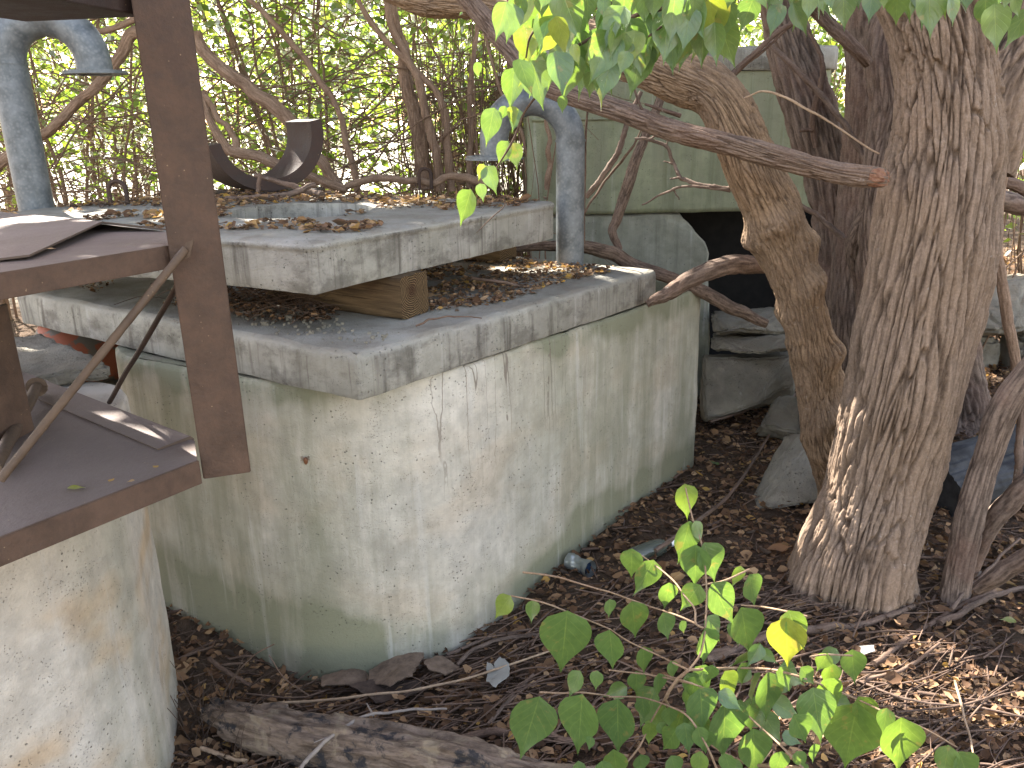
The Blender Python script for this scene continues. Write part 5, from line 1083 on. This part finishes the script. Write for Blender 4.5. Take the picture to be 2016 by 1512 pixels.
gstick('dead_branch', 'rotten dark stick between the furrowed tree and the right edge', [(1720, 1310), (1780, 1260), (1850, 1215), (1960, 1165)], .010, .008, M_twig, 9, .025, 'branch')
gstick('dead_branch', 'pale brown stick lying beside the slender tree foot', [(1872, 1200), (1910, 1155), (1960, 1105), (2010, 1060)], .006, .005, M_limb, 10, .05, 'branch')
gstick('dead_branch', 'bundle like curved stick arching away from the bark scraps', [(900, 1310), (940, 1275), (1010, 1255), (1080, 1250), (1150, 1262)], .007, .006, M_limb, 12, .03, 'branch')
gstick('dead_branch', 'second curved stick lying just behind the arching one', [(880, 1290), (950, 1260), (1040, 1240), (1120, 1238)], .006, .004, M_limb, 13, .025, 'branch')
gstick('dead_branch', 'dark mossy stick half buried behind the foreground log', [(880, 1462), (980, 1440), (1080, 1450), (1180, 1470)], .013, .011, M_twig, 14, .02, 'branch')
gstick('dead_branch', 'broken stick end against the tank foot at the left', [(412, 1297), (450, 1325), (490, 1350)], .008, .006, M_twig, 15, .05, 'branch')
gstick('dead_branch', 'dark stick lying in the gloom behind the log, right of the torn cup', [(960, 1425), (1000, 1380), (1050, 1330)], .006, .005, M_limb, 16, .03, 'branch')
gstick('dead_branch', 'pale sun bleached stick in the lower right corner', [(1880, 1340), (1895, 1400), (1910, 1450), (1920, 1500)], .0035, .002, M_dry, 17, .05, 'branch')
gstick('dead_branch', 'short thick stick by the right edge below the thick limb', [(1850, 1225), (1920, 1190), (1990, 1165), (2040, 1150)], .011, .008, M_limb, 18, .03, 'branch')
gstick('dead_branch', 'flaky pale stick lying left of the log near the bottom', [(395, 1472), (440, 1488), (485, 1500)], .007, .005, M_dry, 19, .03, 'branch')
mb = MB(); rr = random.Random(5)
for k in range(34):     # dry grassy twigs at the left
    a = G(365 + rr.uniform(0, 110), 1400 + rr.uniform(-20, 110), .0); h_ = rr.uniform(.04, .2); d = A3(rr.uniform(-.1, .16), rr.uniform(-.04, .06), h_)
    tube(mb, [a, a + d * .5 + A3(0, 0, .02), a + d], [.0016, .0013, .0008], 4, 8, caps=False)
solo('dry_twigs', mb, M_limb, 'spray of fine dry twigs between the two tanks at the bottom left', 'twigs', kind='stuff')
mb = MB(); tube(mb, [G(430, 1395, .03), P(455, 1340, 1.95), P(500, 1290, 1.93), P(540, 1268, 1.92)], [.003, .0028, .002, .0015], 7, 24); tube(mb, [P(530, 1290, 1.92), P(560, 1335, 1.9), P(610, 1370, 1.88)], .0015, 6, 12)
solo('dead_twig', mb, M_limb, 'bent twig sticking up against the tank wall above the log', 'twig')

# bark scraps against the tank
def scrap(poly, z, lift, label, m, name='bark_scrap', cat='bark', seed=0, th=.004):
    pts = [G(a, b, z) for a, b in poly]; c = np.mean(pts, 0); N = 26; mb = MB(); rs_ = random.Random(seed)
    o = np.array(pts)
    dense = []
    for k in range(len(o)):
        a, b = o[k], o[(k + 1) % len(o)]; m_ = max(2, int(np.linalg.norm(b - a) / .012))
        for s in range(m_): dense.append(a + (b - a) * s / m_ + A3(rs_.gauss(0, .002), rs_.gauss(0, .002), 0))
    o = np.array(dense); rings = [c + (o - c) * s for s in (1, .75, .5, .25, .02)]
    V = np.concatenate(rings); V[:, 2] = z + gz(c[0], c[1]) + lift * (.5 + .5 * np.sin((V[:, 0] - c[0]) * 26 + seed)) + .006 * vnoise(V * 40, seed); n = len(o)
    T_ = V.copy(); B2 = V - A3(0, 0, th); A_ = np.vstack([T_, B2]); i = np.arange(4)[:, None] * n; j = np.arange(n)[None, :]; j2 = (j + 1) % n
    q = np.stack([i + j, i + j2, i + n + j2, i + n + j], -1).reshape(-1, 4); mb.add(A_, q); mb.add(A_, q[:, ::-1] + 5 * n)
    jj = np.arange(n); mb.add(A_, np.stack([jj + 5 * n, (jj + 1) % n + 5 * n, (jj + 1) % n, jj], 1))
    return solo(name, mb, m, label, cat)
M_scrap = plain('bark_scrap', (.10, .07, .048), (.19, .135, .095), .9, 30, .9)
scrap([(725, 1322), (830, 1273), (835, 1290), (812, 1342), (770, 1360), (728, 1340)], .05, .03, 'large flat brown bark scrap leaning on the foot of the tank', M_scrap, seed=1)
scrap([(632, 1335), (720, 1318), (728, 1338), (690, 1360), (636, 1362)], .035, .02, 'narrow bark scrap left of the large one at the tank foot', M_scrap, seed=2)
scrap([(835, 1320), (870, 1293), (905, 1310), (880, 1335), (845, 1335)], .035, .025, 'curled bark scrap right of the large one', M_scrap, seed=3)
scrap([(690, 1372), (760, 1345), (840, 1345), (820, 1372), (740, 1385)], .025, .02, 'dark rotten bark scrap in front of the large one', plain('dark_scrap', (.04, .026, .02), (.08, .055, .04), .95, 30, .9), seed=4)

# crushed can, bottle, torn cup
M_can = None
g = NG('can_paint'); b = g.attr('bk').outputs['Vector']; n = g.noise(b, 3.2, 3, .5)
c = g.mix(g.rng(n, .52, .56), (.30, .33, .33), (.03, .06, .13)); M_can = g.bsdf(c, .3, g.bump(g.noise(g.pos, 200, 2), .2, .001), metal=.65)
cc = G(1142, 1112, .03); ax = G(1165, 1120, .03) - G(1118, 1100, .03); ax /= np.linalg.norm(ax)
t = thing('drink_can', 'crushed silver and blue drink can lying at the foot of the tank', 'can', (cc[0], cc[1], .01))
def canshape(bk, TH, SS, RR): return -RR * (.55 * np.exp(-((SS - .055) / .028) ** 2) * (.6 + .4 * np.cos(TH * 2 + 1))) + .003 * vnoise(np.column_stack([np.cos(TH) * 2, np.sin(TH) * 2, SS * 60])) , .5
mb = MB(); tube(mb, [cc - ax * .055, cc, cc + ax * .055], .031, 40, 50, shape=canshape, caps=False, zs=9); part('body', mb, M_can, t)
mb = MB(); tube(mb, [cc - ax * .057, cc - ax * .053], .029, 30, 3); part('lid', mb, plain('can_lid', (.5, .5, .5), (.65, .65, .65), .3, 40, .1, .9), t)
M_bot = NG('bottle_plastic'); g = M_bot; M_bot = g.bsdf((.10, .115, .09), .22, spec=.6); M_bot.node_tree.nodes['Principled BSDF'].inputs['Transmission Weight'].default_value = .35
ba = G(1240, 1098, .04); bb = G(1318, 1070, .04); d = bb - ba; L = .19; d /= np.linalg.norm(d); bb = ba + d * L
t = thing('plastic_bottle', 'murky green plastic bottle with a white cap lying in the leaves', 'bottle', (ba[0], ba[1], .01))
mb = MB(); tube(mb, [ba, ba + d * .01, ba + d * .05, ba + d * .12, ba + d * .15, ba + d * .165, ba + d * .18], [.024, .032, .034, .033, .026, .014, .012], 28, 50); part('body', mb, M_bot, t)
mb = MB(); tube(mb, [ba + d * .18, ba + d * .195], .0155, 20, 3); part('cap', mb, plain('cap_white', (.75, .76, .76), (.82, .82, .82), .4), t)
g = NG('dirty_clear_plastic'); M_cup = g.bsdf((.34, .34, .31), .35, g.bump(g.noise(g.pos, 60, 3), .4, .003), spec=.5); M_cup.node_tree.nodes['Principled BSDF'].inputs['Alpha'].default_value = .72
scrap([(958, 1302), (972, 1312), (985, 1296), (1002, 1318), (1003, 1342), (975, 1355), (958, 1340)], .05, .03, 'torn dirty white plastic cup lying among the sticks before the tank', M_cup, 'plastic_cup', 'cup', 6, .0015)
scrap([(1690, 1278), (1720, 1276), (1722, 1292), (1698, 1294)], .03, .012, 'small crumpled clear wrapper in the litter right of the shrub', M_cup, 'plastic_wrapper', 'wrapper', 8, .0015)
# insect shell on the tank wall
ic = None
o3 = np.roll(mainout, 0, 0); tgt = (547 - CX)
bestp = min(mainout, key=lambda p_: abs((lambda q: q[0] / q[1])(p_) - (lambda q: q[0] / q[1])(P(547, 905, 2.0))) + (0 if np.hypot(*p_) < 2.35 else 9))
zz = P(547, 905, bestp[1])[2]; nv = -A3(bestp[0], bestp[1], 0) / np.hypot(*bestp); ic = A3(bestp[0], bestp[1], zz) + nv * .012
t = thing('insect_shell', 'tiny brown insect shell clinging to the tank wall right of the post', 'insect shell', ic); M_ins = plain('insect_brown', (.12, .05, .025), (.20, .09, .04), .4, 60)
mb = MB(); tube(mb, [ic - A3(0, 0, .013), ic - A3(0, 0, .008), ic, ic + A3(0, 0, .007), ic + A3(0, 0, .011)], [.001, .005, .0065, .006, .002], 12, 20); part('body', mb, M_ins, t)
for s in (-1, 1):
    for dz in (-.003, .003, .007):
        mb = MB(); tube(mb, [ic + A3(0, 0, dz), ic + A3(s * .009, 0, dz + .006) , ic + A3(s * .013, 0, dz) - nv * .01], .0008, 4, 6); part('leg', mb, M_ins, t)
# two small twigs stuck to the wall, yellow leaf on the shelf
def leafat(px, py, z, L, ang, hue, label, m=M_leaf, width=.25):
    b = G(px, py, z); mb = MB(); d = A3(math.cos(ang), math.sin(ang), .05) * L; put_leaf(mb, b, b + d, (0, 0, 1), hue, width, random.Random(3)); return solo('fallen_leaf', mb, m, label, 'leaf')
leafat(133, 960, .925, .038, -.1, 1., 'yellow green leaf lying near the front edge of the lower rusty shelf', M_leaf)
for i, (a, b, z_, lb) in enumerate([(92, 490, zt + .03, 'small yellow leaf on the torn upper shelf plate'), (215, 948, .926, 'tiny orange leaf in the middle of the front edge of the lower shelf'), (310, 920, .926, 'curled tan leaf on the lower shelf nearest the post'), (265, 945, .926, 'folded brown leaf between the orange and tan leaves on the lower shelf')]):
    leafat(a, b, z_, .016, i * 1.3, .7 + .1 * (i % 3), lb, M_litter, .4)
leafat(1415, 915, .03, .06, 2.2, .3, 'green fallen leaf lying in the litter left of the stone slab', M_leaf)
leafat(2000, 1222, .04, .05, 3.0, .9, 'pale green fallen leaf in the litter at the right edge', M_leaf, .4)
leafat(650, 818, 0, .01, 0, 0, '', M_leaf) if False else None

# ================================================================== CROWNS OVERHEAD (unseen leaves laid sunward to shade the place; gaps cut for sun flecks)
flecks = [(G(1700, 1420, 0), .10), (G(1800, 1470, 0), .09), (G(1850, 1400, 0), .09), (G(1930, 1480, 0), .10), (G(1620, 1400, 0), .05), (G(1980, 1380, 0), .06), (G(1520, 1475, 0), .05), (G(1900, 1290, 0), .04), (G(1740, 1500, 0), .08), (G(1640, 1500, 0), .06), (G(1980, 1440, 0), .08), (G(1560, 1380, 0), .03), (G(1460, 1000, 0), .02), (G(2000, 1250, 0), .05), (G(1960, 1180, .1), .05),
          (G(90, 440, zt), .03), (G(290, 450, zt), .02), (G(40, 960, .93), .025), (G(110, 850, .93), .02), (G(370, 905, .93), .03), (G(60, 760, .93), .03), 
          (P(1700, 330, 2.45), .02), (P(1900, 1000, 2.36), .05), (P(1885, 1100, 2.38), .04), (P(1990, 990, 2.4), .06), (P(1960, 1040, 2.4), .05), (P(1330, 240, 2.55), .03), (P(1360, 252, 2.55), .025), (P(1345, 548, 3.12), .035), (P(1330, 228, 2.55), .03),
          (G(1268, 528, 1), .035), (G(1230, 540, 1), .02), (G(1150, 530, 1), .02), (G(700, 408, UZ), .05), (G(940, 388, UZ), .04), (G(1010, 385, UZ), .04), (G(520, 430, UZ), .04), (G(820, 400, UZ), .03), (G(650, 385, UZ), .07), (G(150, 425, UZ), .07), (G(330, 432, UZ), .05), (P(600, 300, 3.7), .04), (P(20, 250, 3.2), .06), (P(1320, 500, 3.4), .02),
          (P(1555, 1260, 1.43), .045), (P(1690, 1430, 1.35), .05), (P(1780, 1450, 1.33), .05), (P(1640, 1370, 1.4), .04), (P(1425, 1345, 1.4), .03), (P(1470, 1150, 1.5), .03), (P(1100, 90, 1.5), .08), (P(1040, 180, 1.6), .06), (P(1010, 260, 1.62), .05), (P(1400, 60, 1.42), .02), (P(950, 350, 1.62), .05), (P(1070, 20, 1.45), .07)]
r = np.random.default_rng(21); n = 46000
fx = r.uniform(-3.4, 3.9, n); fy = r.uniform(.0, 4.5, n); hz = r.uniform(3.5, 5.6, n)
C = np.column_stack([fx, fy, np.zeros(n)]) + SUN / SUN[2] * hz[:, None]
sz = r.uniform(.09, .15, n); keep = np.ones(n, bool)
for p, rad in flecks:
    p = A3(*p); d = C - p; tt = d @ SUN; dist = np.linalg.norm(d - tt[:, None] * SUN, axis=1); keep &= ~((dist < rad * 1.35 + .085) & (tt > 0))
C = C[keep]; sz = sz[keep]
own = [(big, A3(1.2, 2.6)), (lt_, A3(-.3, 3.4)), (T4, A3(2.2, 4.6))]
far_t = thing('added_shade_tree', 'unseen tall tree added for shade left of the thicket, its crown over the tanks', 'tree', (-5.2, 5.2, 0))  # out of view, added to carry part of the shading leaves
mb = MB(); tube(mb, [A3(-5.2, 5.2, -.1), A3(-5.1, 5.3, 2), A3(-4.6, 5.4, 4), A3(-3.8, 5.2, 5.2)], [.2, .17, .13, .07], 40, 80, shape=bark_shape(.03, .015, .02, 5)); part('trunk', mb, M_bark3, far_t)  # trunk of the added unseen tree
own.append((far_t, A3(-3.4, 5.2)))
dd = np.array([np.hypot(C[:, 0] - o[1][0], C[:, 1] - o[1][1]) for o in own]).argmin(0)
for i, (tree, ctr) in enumerate(own):
    m = dd == i; mb = MB(); V, Ff, h = small_leaves(C[m], sz[m] * 1.25, r.uniform(0, 1, m.sum()), 50 + i, 1.6); mb.add(V, Ff, None, h); part('crown', mb, M_canopy, tree)
    lb = MB()
    st0 = {0: f1[-1], 1: lp[-1], 2: P(1700, -200, 3.6), 3: A3(-3.8, 5.2, 5.2)}[i]; cm = C[m]
    for k in range(7):
        e = cm[r.integers(0, len(cm))]; tube(lb, [st0, st0 * .5 + e * .5 + A3(0, 0, .25), e], [.035, .025, .008], 8, 16, jit=.04, seed=k, caps=False)
    part('limbs', lb, M_limb, tree)
print('faces', sum(len(o.data.polygons) for o in bpy.data.objects if o.type == 'MESH'))
